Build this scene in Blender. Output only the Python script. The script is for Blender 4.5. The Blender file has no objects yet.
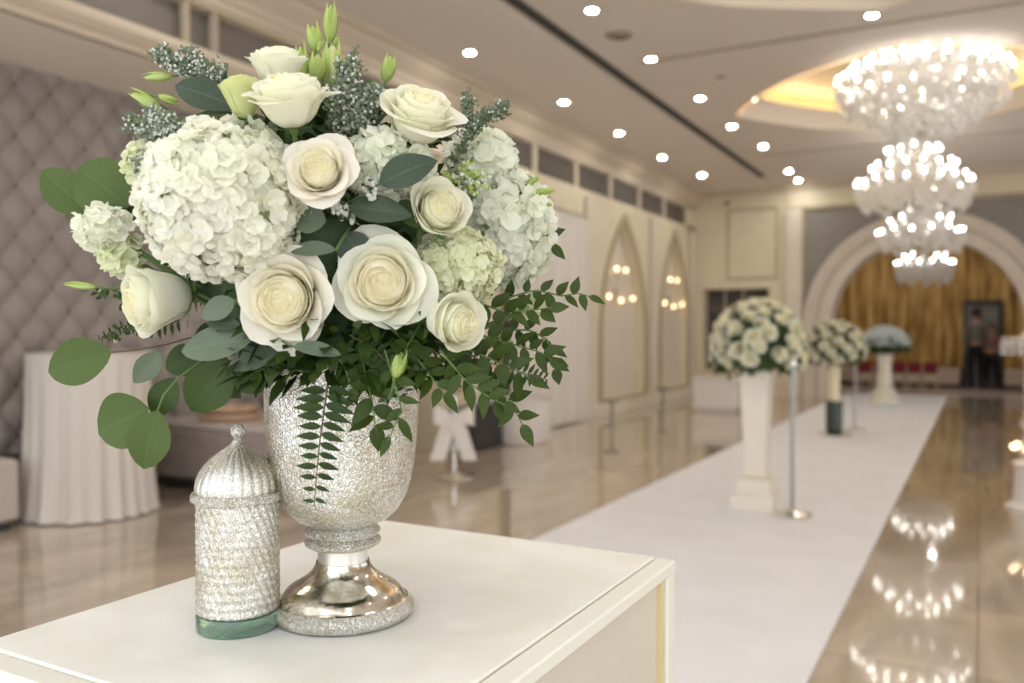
import bpy, math, random
from mathutils import Vector, Matrix, Quaternion, noise
from mathutils.geometry import tessellate_polygon
random.seed(7)
PI = math.pi
R = math.radians
scene = bpy.context.scene
col = scene.collection

# ------------------------------------------------------------------ camera
FPX, CAMZ = 850.0, 1.3
YAW, PIT = R(28.84), R(-0.775)
FW = Vector((-math.sin(YAW)*math.cos(PIT), math.cos(YAW)*math.cos(PIT), math.sin(PIT)))
RT = Vector((math.cos(YAW), math.sin(YAW), 0))
UP = RT.cross(FW)
CAM = Vector((0, 0, CAMZ))
cd = bpy.data.cameras.new('camera')
cam = bpy.data.objects.new('camera', cd)
col.objects.link(cam)
cam.location = CAM
cam.rotation_euler = Matrix((RT, UP, -FW)).transposed().to_euler()
cd.sensor_width = 36
cd.lens = 36*FPX/1024
cd.clip_start = 0.02
cd.dof.use_dof = True
cd.dof.focus_distance = 0.84
cd.dof.aperture_fstop = 4.0
scene.camera = cam

def P(px, py, d):
    return CAM + (FW + RT*((px-512)/FPX) - UP*((py-341.5)/FPX))*d

# ------------------------------------------------------------------ materials
def new_mat(name):
    m = bpy.data.materials.new(name)
    m.use_nodes = True
    nt = m.node_tree
    return m, nt, nt.nodes['Principled BSDF']

def mat(name, rgb, rough=.5, metal=0, rgb2=None, nscale=6, bump=0, bscale=40, sheen=0, coat=0, trans=0, sss=0, detail=4, stretch=None, spec=.5):
    m, nt, b = new_mat(name)
    N, L = nt.nodes, nt.links
    b.inputs['Base Color'].default_value = (*rgb, 1)
    b.inputs['Roughness'].default_value = rough
    b.inputs['Metallic'].default_value = metal
    b.inputs['Specular IOR Level'].default_value = spec
    b.inputs['Sheen Weight'].default_value = sheen
    b.inputs['Coat Weight'].default_value = coat
    b.inputs['Transmission Weight'].default_value = trans
    if sss:
        b.inputs['Subsurface Weight'].default_value = sss
        b.inputs['Subsurface Radius'].default_value = (.01, .009, .006)
        b.inputs['Subsurface Scale'].default_value = .6
    tc = N.new('ShaderNodeTexCoord')
    src = tc.outputs['Object']
    if stretch:
        mp = N.new('ShaderNodeMapping'); mp.inputs['Scale'].default_value = stretch
        L.new(src, mp.inputs['Vector']); src = mp.outputs['Vector']
    if rgb2:
        n = N.new('ShaderNodeTexNoise'); n.inputs['Scale'].default_value = nscale; n.inputs['Detail'].default_value = detail
        L.new(src, n.inputs['Vector'])
        r = N.new('ShaderNodeValToRGB')
        r.color_ramp.elements[0].position = .35; r.color_ramp.elements[1].position = .65
        r.color_ramp.elements[0].color = (*rgb, 1); r.color_ramp.elements[1].color = (*rgb2, 1)
        L.new(n.outputs['Fac'], r.inputs['Fac']); L.new(r.outputs['Color'], b.inputs['Base Color'])
    if bump:
        n = N.new('ShaderNodeTexNoise'); n.inputs['Scale'].default_value = bscale; n.inputs['Detail'].default_value = 3
        L.new(src, n.inputs['Vector'])
        bp = N.new('ShaderNodeBump'); bp.inputs['Strength'].default_value = bump; bp.inputs['Distance'].default_value = .004
        L.new(n.outputs['Fac'], bp.inputs['Height']); L.new(bp.outputs['Normal'], b.inputs['Normal'])
    return m

def emit(name, rgb, s):
    m, nt, b = new_mat(name)
    b.inputs['Base Color'].default_value = (*rgb, 1)
    b.inputs['Emission Color'].default_value = (*rgb, 1)
    b.inputs['Emission Strength'].default_value = s
    return m

def translucent(name, rgb, rgb2, amt=.35, rough=.5, vein=None, bump=.15, bscale=60, nscale=15):
    """petal and leaf material: diffuse mixed with light passing through"""
    m = mat(name, rgb, rough, 0, rgb2, nscale, bump, bscale)
    nt = m.node_tree; N, L = nt.nodes, nt.links
    b = N['Principled BSDF']; out = N['Material Output']
    colsock = b.inputs['Base Color'].links[0].from_socket
    if vein or 'leaf' in name: b.inputs['Specular IOR Level'].default_value = .28
    if vein:
        uv = N.new('ShaderNodeUVMap'); sx = N.new('ShaderNodeSeparateXYZ'); L.new(uv.outputs['UV'], sx.inputs[0])
        # midrib: |v-.5| small ; side veins: sine of (u*k - |v-.5|*k2)
        s = N.new('ShaderNodeMath'); s.operation = 'SUBTRACT'; L.new(sx.outputs['Y'], s.inputs[0]); s.inputs[1].default_value = .5
        a = N.new('ShaderNodeMath'); a.operation = 'ABSOLUTE'; L.new(s.outputs[0], a.inputs[0])
        mr = N.new('ShaderNodeMapRange'); L.new(a.outputs[0], mr.inputs['Value'])
        mr.inputs['From Min'].default_value = .008; mr.inputs['From Max'].default_value = .03
        mr.inputs['To Min'].default_value = .75; mr.inputs['To Max'].default_value = 0
        k = N.new('ShaderNodeMath'); k.operation = 'MULTIPLY'; L.new(a.outputs[0], k.inputs[0]); k.inputs[1].default_value = 18
        k2 = N.new('ShaderNodeMath'); k2.operation = 'MULTIPLY_ADD'; L.new(sx.outputs['X'], k2.inputs[0]); k2.inputs[1].default_value = 42
        neg = N.new('ShaderNodeMath'); neg.operation = 'MULTIPLY'; L.new(k.outputs[0], neg.inputs[0]); neg.inputs[1].default_value = -1
        L.new(neg.outputs[0], k2.inputs[2])
        si = N.new('ShaderNodeMath'); si.operation = 'SINE'; L.new(k2.outputs[0], si.inputs[0])
        m2 = N.new('ShaderNodeMapRange'); L.new(si.outputs[0], m2.inputs['Value'])
        m2.inputs['From Min'].default_value = .93; m2.inputs['From Max'].default_value = 1.0
        m2.inputs['To Min'].default_value = 0; m2.inputs['To Max'].default_value = .3
        mx = N.new('ShaderNodeMath'); mx.operation = 'MAXIMUM'; L.new(mr.outputs[0], mx.inputs[0]); L.new(m2.outputs[0], mx.inputs[1])
        mix = N.new('ShaderNodeMixRGB'); L.new(mx.outputs[0], mix.inputs['Fac']); L.new(colsock, mix.inputs['Color1'])
        mix.inputs['Color2'].default_value = (*vein, 1)
        L.new(mix.outputs['Color'], b.inputs['Base Color']); colsock = mix.outputs['Color']
    t = N.new('ShaderNodeBsdfTranslucent'); L.new(colsock, t.inputs['Color'])
    ms = N.new('ShaderNodeMixShader'); ms.inputs['Fac'].default_value = amt
    L.new(b.outputs[0], ms.inputs[1]); L.new(t.outputs[0], ms.inputs[2]); L.new(ms.outputs[0], out.inputs['Surface'])
    return m

def mercury(name, scale, strength, twist=False):
    """crackled silvered glass"""
    m, nt, b = new_mat(name); N, L = nt.nodes, nt.links
    b.inputs['Metallic'].default_value = .92; b.inputs['Roughness'].default_value = .2
    tc = N.new('ShaderNodeTexCoord')
    mp = N.new('ShaderNodeMapping'); mp.inputs['Scale'].default_value = (1.25, 1.25, .75)
    if twist: mp.inputs['Rotation'].default_value = (0.5, 0.35, 0)
    L.new(tc.outputs['Object'], mp.inputs['Vector'])
    nz = N.new('ShaderNodeTexNoise'); nz.inputs['Scale'].default_value = scale*.5; L.new(mp.outputs[0], nz.inputs['Vector'])
    va = N.new('ShaderNodeMixRGB'); va.blend_type = 'ADD'; va.inputs['Fac'].default_value = .012
    L.new(mp.outputs[0], va.inputs['Color1']); L.new(nz.outputs['Color'], va.inputs['Color2'])
    v = N.new('ShaderNodeTexVoronoi'); v.feature = 'DISTANCE_TO_EDGE'; v.inputs['Scale'].default_value = scale
    L.new(va.outputs[0], v.inputs['Vector'])
    v2 = N.new('ShaderNodeTexVoronoi'); v2.feature = 'F1'; v2.inputs['Scale'].default_value = scale*2.1
    L.new(va.outputs[0], v2.inputs['Vector'])
    r = N.new('ShaderNodeValToRGB'); L.new(v.outputs['Distance'], r.inputs['Fac'])
    r.color_ramp.elements[0].position = .0; r.color_ramp.elements[0].color = (.50, .48, .40, 1)
    r.color_ramp.elements[1].position = .16; r.color_ramp.elements[1].color = (.93, .92, .88, 1)
    n3 = N.new('ShaderNodeTexNoise'); n3.inputs['Scale'].default_value = 22; n3.inputs['Detail'].default_value = 5; L.new(tc.outputs['Object'], n3.inputs['Vector'])
    r3 = N.new('ShaderNodeValToRGB'); L.new(n3.outputs['Fac'], r3.inputs['Fac'])
    r3.color_ramp.elements[0].position = .38; r3.color_ramp.elements[0].color = (.78, .74, .64, 1)
    r3.color_ramp.elements[1].position = .58; r3.color_ramp.elements[1].color = (1, 1, 1, 1)
    mu = N.new('ShaderNodeMixRGB'); mu.blend_type = 'MULTIPLY'; mu.inputs['Fac'].default_value = 1
    L.new(r.outputs[0], mu.inputs['Color1']); L.new(r3.outputs[0], mu.inputs['Color2']); L.new(mu.outputs[0], b.inputs['Base Color'])
    mx = N.new('ShaderNodeMath'); mx.operation = 'MINIMUM'; L.new(v.outputs['Distance'], mx.inputs[0]); mx.inputs[1].default_value = .2
    ad = N.new('ShaderNodeMath'); ad.operation = 'MULTIPLY_ADD'; L.new(v2.outputs['Distance'], ad.inputs[0]); ad.inputs[1].default_value = .35; L.new(mx.outputs[0], ad.inputs[2])
    bp = N.new('ShaderNodeBump'); bp.inputs['Strength'].default_value = strength; bp.inputs['Distance'].default_value = .004
    L.new(ad.outputs[0], bp.inputs['Height']); L.new(bp.outputs['Normal'], b.inputs['Normal'])
    return m

M = {}
M['wall'] = mat('cream_plaster', (.74, .645, .475), .55, rgb2=(.77, .675, .505), nscale=3)
M['wall_light'] = mat('pale_plaster', (.72, .64, .53), .5, rgb2=(.75, .67, .56), nscale=2)
M['mold'] = mat('cornice_plaster', (.64, .54, .42), .5)
M['ceil'] = mat('ceiling_paint', (.72, .65, .585), .7, rgb2=(.74, .67, .60), nscale=1)
M['ceil2'] = mat('ceiling_paint_pale', (.78, .71, .64), .7)
M['white'] = mat('cove_paint', (.85, .77, .66), .6)
M['gold_paint'] = mat('gold_cove_paint', (.80, .63, .36), .5)
M['grille'] = mat('dark_grille', (.21, .18, .155), .6, bump=.5, bscale=80)
M['mullion'] = mat('grille_divider', (.42, .36, .28), .5)
M['dark'] = mat('dark_gap', (.035, .032, .03), .6)
M['darkglass'] = mat('smoked_glass', (.06, .055, .05), .08)
M['grey_wall'] = mat('grey_wallpaper', (.26, .235, .21), .7, rgb2=(.29, .26, .235), nscale=8)
M['arch'] = mat('arch_stone', (.66, .57, .48), .5, rgb2=(.70, .61, .52), nscale=4)
M['archline'] = mat('arch_moulding', (.43, .37, .27), .5)
M['gilt'] = mat('olive_gilt_moulding', (.44, .37, .24), .45, metal=.2)
M['carpet'] = mat('white_carpet', (.87, .87, .90), .9, bump=.25, bscale=350, rgb2=(.83, .83, .86), nscale=3)
M['suede'] = mat('cream_leather', (.86, .85, .755), .36, rgb2=(.945, .94, .89), nscale=9, bump=.04, bscale=60, detail=6)
M['suede_side'] = mat('cream_lacquer', (.67, .62, .52), .35, rgb2=(.70, .65, .55), nscale=3)
M['suede_edge'] = mat('ivory_edge', (.88, .87, .77), .3)
M['gold_edge'] = mat('gold_edge', (.78, .66, .36), .35, metal=.3)
M['cloth'] = mat('white_drape', (.66, .61, .55), .8, bump=.1, bscale=100)
M['sheer'] = mat('sheer_drape', (.76, .71, .65), .8)
M['mauve'] = mat('mauve_velvet', (.285, .24, .215), .75, rgb2=(.325, .275, .245), nscale=2, sheen=.5, bump=.2, bscale=200)
M['stud'] = mat('dark_stud', (.10, .08, .07), .6)
M['sofa'] = mat('grey_mauve_fabric', (.30, .25, .235), .8, rgb2=(.34, .28, .265), nscale=10, bump=.3, bscale=300)
M['bench'] = mat('pale_grey_fabric', (.50, .44, .40), .8, bump=.3, bscale=300)
M['wood'] = mat('light_wood', (.50, .30, .17), .4, rgb2=(.62, .40, .24), nscale=6, stretch=(1, 8, 1))
M['silver'] = mat('polished_silver', (.85, .84, .82), .12, 1)
M['satin_silver'] = mat('satin_silver', (.36, .35, .34), .3, 1)
M['black'] = mat('black_cloth', (.012, .012, .014), .7)
M['whitebox'] = mat('white_lacquer', (.78, .74, .70), .4)
M['col'] = mat('ivory_pedestal', (.80, .73, .62), .45, rgb2=(.83, .77, .66), nscale=5)
M['wax'] = mat('ivory_wax', (.85, .76, .52), .5, sss=.3)
M['darkvase'] = mat('smoky_green_glass', (.05, .07, .05), .1)
M['red'] = mat('red_velvet', (.24, .006, .022), .7, sheen=.3)
M['chairframe'] = mat('cream_chair_frame', (.66, .57, .42), .5)
M['stage'] = mat('pink_beige_stage', (.62, .50, .42), .5)
M['brown'] = mat('brown_kick', (.13, .075, .035), .6)
M['doorgrey'] = mat('grey_door', (.21, .195, .175), .45)
M['crystal'] = mat('crystal', (.93, .90, .86), .08, metal=.25, spec=1)
_b = M['crystal'].node_tree.nodes['Principled BSDF']; _b.inputs['Transmission Weight'].default_value = .45; _b.inputs['IOR'].default_value = 1.5
M['bulb'] = emit('lit_bulb', (1, .95, .88), 9)
M['downlamp'] = emit('downlight_lens', (1, .97, .91), 175)
M['ledstrip'] = emit('warm_led_strip', (1, .88, .70), 7)
M['sconcebulb'] = emit('sconce_bulb', (1, .70, .40), 3.5)
M['trimring'] = mat('downlight_trim', (.75, .70, .62), .4)
M['skin'] = mat('skin', (.50, .30, .20), .5)
M['hair'] = mat('dark_hair', (.02, .014, .01), .6)
M['greyshirt'] = mat('grey_shirt', (.20, .185, .165), .8)
M['pinkshirt'] = mat('dusky_pink_top', (.30, .13, .13), .8)
M['trousers'] = mat('black_trousers', (.008, .008, .010), .8)
M['vase_merc'] = mercury('crackled_silvered_glass', 260, .6)
M['jar_merc'] = mercury('twisted_silvered_glass', 330, .5, True)
M['collar_merc'] = mercury('beaded_silvered_glass', 330, .8)
M['lid_merc'] = mercury('ribbed_silvered_glass', 420, .3)
M['foot_merc'] = mat('antique_silver_foot', (.80, .77, .70), .14, 1, rgb2=(.52, .48, .38), nscale=90, detail=8, bump=.10, bscale=140)
M['greenglass'] = mat('green_glass_base', (.40, .72, .58), .04, trans=.85)
M['stem'] = mat('green_stem', (.10, .17, .045), .6)
M['stem_brown'] = mat('brown_stem', (.10, .075, .04), .6)
CR = lambda n, a, b_, amt=.35: translucent(n, a, b_, amt, .5, bump=.12, bscale=50, nscale=18)
M['rose_out'] = CR('rose_cream_outer', (.95, .92, .80), (.93, .89, .75))
M['rose_in'] = CR('rose_cream_heart', (.98, .93, .74), (.97, .91, .68))
M['rose_mid'] = CR('rose_cream_middle', (.97, .94, .80), (.96, .92, .76))
M['rosew_out'] = CR('rose_white_outer', (.95, .94, .83), (.92, .92, .74))
M['rosew_in'] = CR('rose_white_heart', (.96, .93, .74), (.95, .91, .68))
M['rosep_out'] = CR('rose_blush_outer', (.94, .89, .79), (.93, .87, .75))
M['roseg_out'] = CR('rose_green_bud', (.80, .82, .46), (.72, .76, .34))
M['hyd'] = CR('hydrangea_petal', (.955, .945, .85), (.92, .925, .78), .42)
M['hydg'] = CR('hydrangea_petal_greenish', (.91, .92, .74), (.85, .88, .62), .4)
M['hydp'] = CR('hydrangea_petal_pale', (.93, .94, .85), (.88, .905, .75), .4)
M['euc'] = translucent('eucalyptus_leaf', (.072, .112, .024), (.088, .132, .032), .2, .42, vein=(.10, .15, .05), bump=.05)
M['eucblue'] = translucent('blue_eucalyptus_leaf', (.125, .165, .105), (.155, .195, .125), .18, .4, vein=(.175, .22, .145), bump=.05)
M['eucdark'] = translucent('dark_eucalyptus_leaf', (.045, .068, .042), (.06, .085, .052), .12, .35, vein=(.10, .135, .085), bump=.05)
M['eucmid'] = translucent('dim_eucalyptus_leaf', (.045, .078, .018), (.06, .10, .025), .2, .42, vein=(.08, .12, .035), bump=.05)
M['ruscus'] = translucent('ruscus_leaf', (.034, .060, .007), (.054, .088, .011), .2, .45, vein=(.06, .105, .025), bump=.03)
M['fern'] = translucent('fern_leaf', (.022, .046, .006), (.034, .066, .010), .2, .45, bump=.05)
M['lime'] = translucent('lime_bud', (.42, .55, .11), (.62, .72, .28), .35, .45, bump=.05)
M['filler'] = translucent('dusty_filler', (.13, .165, .10), (.24, .28, .19), .2, .6)
M['fillerw'] = translucent('tiny_white_blossom', (.80, .80, .74), (.70, .72, .62), .3, .6)
M['core'] = mat('dark_foliage', (.022, .05, .012), .7, rgb2=(.035, .075, .018), nscale=30)
M['hydcore'] = mat('hydrangea_core', (.50, .56, .30), .8)
M['gyp'] = CR('gypsophila', (.85, .88, .88), (.72, .80, .78), .3)

def glass_beads():
    m, nt, b = new_mat('crystal_beads'); N, L = nt.nodes, nt.links
    b.inputs['Base Color'].default_value = (.96, .94, .90, 1); b.inputs['Roughness'].default_value = .08; b.inputs['Specular IOR Level'].default_value = 1
    t = N.new('ShaderNodeBsdfTranslucent'); t.inputs['Color'].default_value = (.95, .93, .90, 1)
    ms = N.new('ShaderNodeMixShader'); ms.inputs['Fac'].default_value = .5
    L.new(b.outputs[0], ms.inputs[1]); L.new(t.outputs[0], ms.inputs[2]); L.new(ms.outputs[0], N['Material Output'].inputs['Surface'])
    return m
M['beads'] = glass_beads()
def gold_curtain():
    m, nt, b = new_mat('gold_curtain'); N, L = nt.nodes, nt.links
    b.inputs['Roughness'].default_value = .5; b.inputs['Metallic'].default_value = .15
    tc = N.new('ShaderNodeTexCoord'); mp = N.new('ShaderNodeMapping'); mp.inputs['Scale'].default_value = (4.5, 4.5, .7)
    L.new(tc.outputs['Object'], mp.inputs[0])
    n = N.new('ShaderNodeTexNoise'); n.inputs['Scale'].default_value = 1.6; n.inputs['Detail'].default_value = 6; L.new(mp.outputs[0], n.inputs['Vector'])
    r = N.new('ShaderNodeValToRGB'); L.new(n.outputs['Fac'], r.inputs['Fac'])
    e = r.color_ramp.elements
    e[0].position = .33; e[0].color = (.24, .125, .03, 1); e[1].position = .68; e[1].color = (.82, .58, .24, 1)
    x = e.new(.5); x.color = (.56, .35, .11, 1)
    L.new(r.outputs[0], b.inputs['Base Color'])
    return m
M['goldc'] = gold_curtain()

def floor_mat():
    m, nt, b = new_mat('polished_marble_floor'); N, L = nt.nodes, nt.links
    tc = N.new('ShaderNodeTexCoord')
    br = N.new('ShaderNodeTexBrick'); br.offset = 0; br.inputs['Scale'].default_value = 1
    br.inputs['Brick Width'].default_value = .9; br.inputs['Row Height'].default_value = .9
    br.inputs['Mortar Size'].default_value = .003; br.inputs['Bias'].default_value = 0
    br.inputs['Color1'].default_value = (.50, .42, .325, 1); br.inputs['Color2'].default_value = (.58, .485, .38, 1)
    br.inputs['Mortar'].default_value = (.22, .165, .12, 1)
    L.new(tc.outputs['Object'], br.inputs['Vector'])
    mp = N.new('ShaderNodeMapping'); mp.inputs['Scale'].default_value = (1.2, .35, 1); mp.inputs['Rotation'].default_value = (0, 0, .5); L.new(tc.outputs['Object'], mp.inputs[0])
    n = N.new('ShaderNodeTexNoise'); n.inputs['Scale'].default_value = 2.2; n.inputs['Detail'].default_value = 7; n.inputs['Distortion'].default_value = 1.2
    L.new(mp.outputs[0], n.inputs['Vector'])
    r = N.new('ShaderNodeValToRGB'); L.new(n.outputs['Fac'], r.inputs['Fac'])
    r.color_ramp.elements[0].position = .35; r.color_ramp.elements[0].color = (.74, .72, .70, 1)
    r.color_ramp.elements[1].position = .68; r.color_ramp.elements[1].color = (1.15, 1.12, 1.1, 1)
    mu = N.new('ShaderNodeMixRGB'); mu.blend_type = 'MULTIPLY'; mu.inputs['Fac'].default_value = 1
    L.new(br.outputs['Color'], mu.inputs['Color1']); L.new(r.outputs[0], mu.inputs['Color2']); L.new(mu.outputs[0], b.inputs['Base Color'])
    b.inputs['Roughness'].default_value = .07; b.inputs['Specular IOR Level'].default_value = .75
    b.inputs['Coat Weight'].default_value = .5; b.inputs['Coat Roughness'].default_value = .03
    return m
M['floor'] = floor_mat()

# ------------------------------------------------------------------ mesh builder
class MB:
    def __init__(s): s.v = []; s.f = []; s.uv = {}
    def add(s, vs, fs, uvs=None):
        o = len(s.v); s.v += [Vector(v) for v in vs]
        for k, f in enumerate(fs):
            if uvs: s.uv[len(s.f)] = uvs[k]
            s.f.append([i+o for i in f])
        return s
    def box(s, x0, x1, y0, y1, z0, z1):
        return s.add([(x, y, z) for z in (z0, z1) for y in (y0, y1) for x in (x0, x1)],
                     [(0, 2, 3, 1), (4, 5, 7, 6), (0, 1, 5, 4), (2, 6, 7, 3), (0, 4, 6, 2), (1, 3, 7, 5)])
    def bbox(s, x0, x1, y0, y1, z0, z1, c=.01):
        """box with chamfered edges: octagonal plan, tapered ends"""
        def ring(z, i):
            a, b, e, d = x0+i, x1-i, y0+i, y1-i
            return [(a+c, e, z), (b-c, e, z), (b, e+c, z), (b, d-c, z), (b-c, d, z), (a+c, d, z), (a, d-c, z), (a, e+c, z)]
        rs = [ring(z0, c), ring(z0+c, 0), ring(z1-c, 0), ring(z1, c)]
        vs = sum(rs, []); fs = [tuple(range(7, -1, -1)), tuple(range(24, 32))]
        for k in range(3):
            for i in range(8):
                j = (i+1) % 8; fs.append((k*8+i, k*8+j, k*8+8+j, k*8+8+i))
        return s.add(vs, fs)
    def grid(s, fn, nu, nv, closed=False):
        vs = [fn(i/(nu-1) if not closed else i/nu, j/(nv-1)) for j in range(nv) for i in range(nu)]
        fs = []; uvs = []
        for j in range(nv-1):
            for i in range(nu if closed else nu-1):
                a = j*nu+i; b = j*nu+(i+1) % nu
                fs.append((a, b, b+nu, a+nu))
                u0, u1, v0, v1 = i/(nu-1), (i+1)/(nu-1), j/(nv-1), (j+1)/(nv-1)
                uvs.append([(u0, v0), (u1, v0), (u1, v1), (u0, v1)])
        return s.add(vs, fs, uvs)
    def lathe(s, prof, c=(0, 0, 0), seg=32, mod=None, close=True):
        c = Vector(c); vs = []; n = len(prof)
        for r, z in prof:
            for i in range(seg):
                a = 2*PI*i/seg; rr = r*(mod(a, z, r) if mod else 1)
                vs.append(c+Vector((rr*math.cos(a), rr*math.sin(a), z)))
        fs = [(j*seg+i, j*seg+(i+1) % seg, (j+1)*seg+(i+1) % seg, (j+1)*seg+i) for j in range(n-1) for i in range(seg)]
        if close:
            if prof[0][0] > 1e-5: fs.append(tuple(range(seg-1, -1, -1)))
            if prof[-1][0] > 1e-5: fs.append(tuple((n-1)*seg+i for i in range(seg)))
        return s.add(vs, fs)
    def tube(s, pts, r, seg=6, r1=None):
        pts = [Vector(p) for p in pts]; n = len(pts); vs = []
        ref = Vector((.13, .21, .97))
        for k, p in enumerate(pts):
            t = (pts[min(k+1, n-1)]-pts[max(k-1, 0)]).normalized()
            a = t.cross(ref)
            if a.length < .05: a = t.cross(Vector((1, 0, 0)))
            a.normalize(); b = t.cross(a)
            rr = r if r1 is None else r+(r1-r)*k/(n-1)
            for i in range(seg):
                an = 2*PI*i/seg; vs.append(p+a*(rr*math.cos(an))+b*(rr*math.sin(an)))
        fs = [(j*seg+i, j*seg+(i+1) % seg, (j+1)*seg+(i+1) % seg, (j+1)*seg+i) for j in range(n-1) for i in range(seg)]
        fs += [tuple(range(seg-1, -1, -1)), tuple((n-1)*seg+i for i in range(seg))]
        return s.add(vs, fs)
    def ball(s, c, r, seg=10, rings=6, sz=1):
        return s.lathe([(max(1e-6, r*math.sin(PI*k/rings)), -r*sz*math.cos(PI*k/rings)) for k in range(rings+1)], c, seg, close=False)
    def plate(s, outer, holes, to3, t):
        """2-D outline with holes, given thickness t (vector)"""
        t = Vector(t); loops = [outer]+holes
        pts = [to3(*p) for lp in loops for p in lp]
        tri = tessellate_polygon([[Vector((p[0], p[1], 0)) for p in lp] for lp in loops])
        n = len(pts); vs = pts+[Vector(p)+t for p in pts]
        fs = [tuple(f) for f in tri]+[tuple(i+n for i in reversed(f)) for f in tri]
        o = 0
        for lp in loops:
            m = len(lp)
            for i in range(m):
                j = (i+1) % m; fs.append((o+i, o+j, o+j+n, o+i+n))
            o += m
        return s.add(vs, fs)
    def xf(s, mtx):
        s.v = [mtx @ v for v in s.v]; return s
    def build(s, name, m, parent=None, origin=None, smooth=True, label=None, cat=None, group=None, kind=None, angle=40):
        me = bpy.data.meshes.new(name)
        if parent is not None: off = parent.matrix_world.translation if False else WORLD[parent.name]
        else: off = Vector(origin) if origin is not None else Vector((0, 0, 0))
        me.from_pydata([v-off for v in s.v], [], s.f)
        if s.uv:
            ul = me.uv_layers.new(name='UVMap')
            for p in me.polygons:
                q = s.uv.get(p.index)
                if q:
                    for li, c in zip(p.loop_indices, q): ul.data[li].uv = c
        me.validate(clean_customdata=False); me.update()
        if smooth:
            me.shade_smooth()
            me.set_sharp_from_angle(angle=R(angle))
        me.materials.append(m)
        o = bpy.data.objects.new(name, me); col.objects.link(o)
        if parent is not None: o.parent = parent; WORLD[o.name] = off
        else: o.location = off; WORLD[o.name] = off
        tag(o, label, cat, group, kind)
        return o
WORLD = {}
def tag(o, label=None, cat=None, group=None, kind=None):
    if label: o['label'] = label
    if cat: o['category'] = cat
    if group: o['group'] = group
    if kind: o['kind'] = kind
def thing(name, loc, label, cat, group=None):
    o = bpy.data.objects.new(name, None); o.empty_display_size = .1; col.objects.link(o)
    o.location = loc; WORLD[o.name] = Vector(loc); tag(o, label, cat, group); return o
def dup(o, loc=None, label=None, rotz=None, scale=None):
    def cp(a, par):
        c = a.copy(); col.objects.link(c); c.parent = par
        WORLD[c.name] = WORLD.get(a.name, Vector((0, 0, 0)))
        for ch in a.children: cp(ch, c)
        return c
    c = cp(o, None)
    if loc is not None: c.location = loc
    if rotz is not None: c.rotation_euler.z = rotz
    if scale: c.scale = (scale,)*3
    if label: c['label'] = label
    return c
def struct(name, mb, m, **k):
    return mb.build(name, m, kind='structure', **k)

# ------------------------------------------------------------------ room shell
CZ = 4.1          # ceiling height
WX = -5.1         # left wall face
FY = 17.0         # far wall face
struct('floor', MB().box(-8.0, 5.2, -1.5, 23.0, -.12, 0), M['floor'], smooth=False)

def cove_outline(cx, cy, r, n=96, amp=.17):
    pts = []
    for i in range(n):
        a = 2*PI*i/n
        k = 1-abs(math.sin(2*a))
        rr = r*(1+amp*k**1.6)
        pts.append((cx+rr*math.cos(a), cy+rr*math.sin(a)*.98))
    return pts
coves = [(-.75, 11.15, 1.75), (-.75, 6.05, 1.75)]
holes = [cove_outline(*c) for c in coves]
struct('ceiling', MB().plate([(-6.6, -1.5), (5.2, -1.5), (5.2, FY), (-6.6, FY)], holes, lambda x, y: Vector((x, y, CZ)), (0, 0, .1)), M['ceil'], smooth=False)
# the paler centre strip stepping down beside the slot
for k, (cx, cy, r) in enumerate(coves):
    o1 = cove_outline(cx, cy, r); o2 = cove_outline(cx, cy, r*1.0)
    mb = MB()
    n = len(o1)
    # fascia rising, sloping ledge, upper ring and gilded top
    prof = [(1.0, CZ-.02), (.985, CZ-.02), (.97, CZ+.03), (.90, CZ+.10), (.86, CZ+.17), (.84, CZ+.17)]
    vs = []
    for s_, z in prof:
        for (x, y) in o1: vs.append((cx+(x-cx)*s_, cy+(y-cy)*s_, z))
    fs = [(j*n+i, j*n+(i+1) % n, (j+1)*n+(i+1) % n, (j+1)*n+i) for j in range(len(prof)-1) for i in range(n)]
    mb.add(vs, fs)
    struct('trim_%d' % (k+1), mb, M['white'], angle=60)
    mb = MB(); vs = []
    prof = [(1.12, CZ+.1), (1.12, CZ+.42), (0.0001, CZ+.42)]
    for s_, z in prof:
        for (x, y) in o1: vs.append((cx+(x-cx)*s_, cy+(y-cy)*s_, z))
    mb.add(vs, [(j*n+i, j*n+(i+1) % n, (j+1)*n+(i+1) % n, (j+1)*n+i) for j in range(len(prof)-1) for i in range(n)])
    struct('ceiling_recess', mb, M['gold_paint'], smooth=False)
    mb = MB(); vs = []
    for s_, z in [(.90, CZ+.18), (.93, CZ+.18), (.93, CZ+.20), (.90, CZ+.20)]:
        for (x, y) in o1: vs.append((cx+(x-cx)*s_, cy+(y-cy)*s_, z))
    mb.add(vs, [(j*n+i, j*n+(i+1) % n, ((j+1) % 4)*n+(i+1) % n, ((j+1) % 4)*n+i) for j in range(4) for i in range(n)])
    mb.build('cove_light_strip', M['ledstrip'], label='warm light strip hidden on the ledge of the '+('lobed ceiling recess around the nearest chandelier' if k == 0 else 'lobed ceiling recess cut by the top edge'), cat='light strip', smooth=False)

struct('ceiling_soffit', MB().box(WX, -3.62, -1.5, FY, CZ-.03, CZ-.001), M['ceil2'], smooth=False)
MB().box(-3.53, -3.43, 1.0, 15.75, CZ-.024, CZ-.002).build('linear_air_slot', M['dark'], label='long thin black air slot running down the ceiling', cat='air vent', smooth=False)
struct('trim_3', MB().box(-3.1, 3, 8.45, 8.52, CZ-.008, CZ-.001), M['archline'], smooth=False)  # dark strip coloured as the shadow gap of a ceiling groove
struct('trim_4', MB().box(-3.1, 3, 13.9, 13.97, CZ-.008, CZ-.001), M['archline'], smooth=False)  # far groove, its shadow likewise a dark strip

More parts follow.
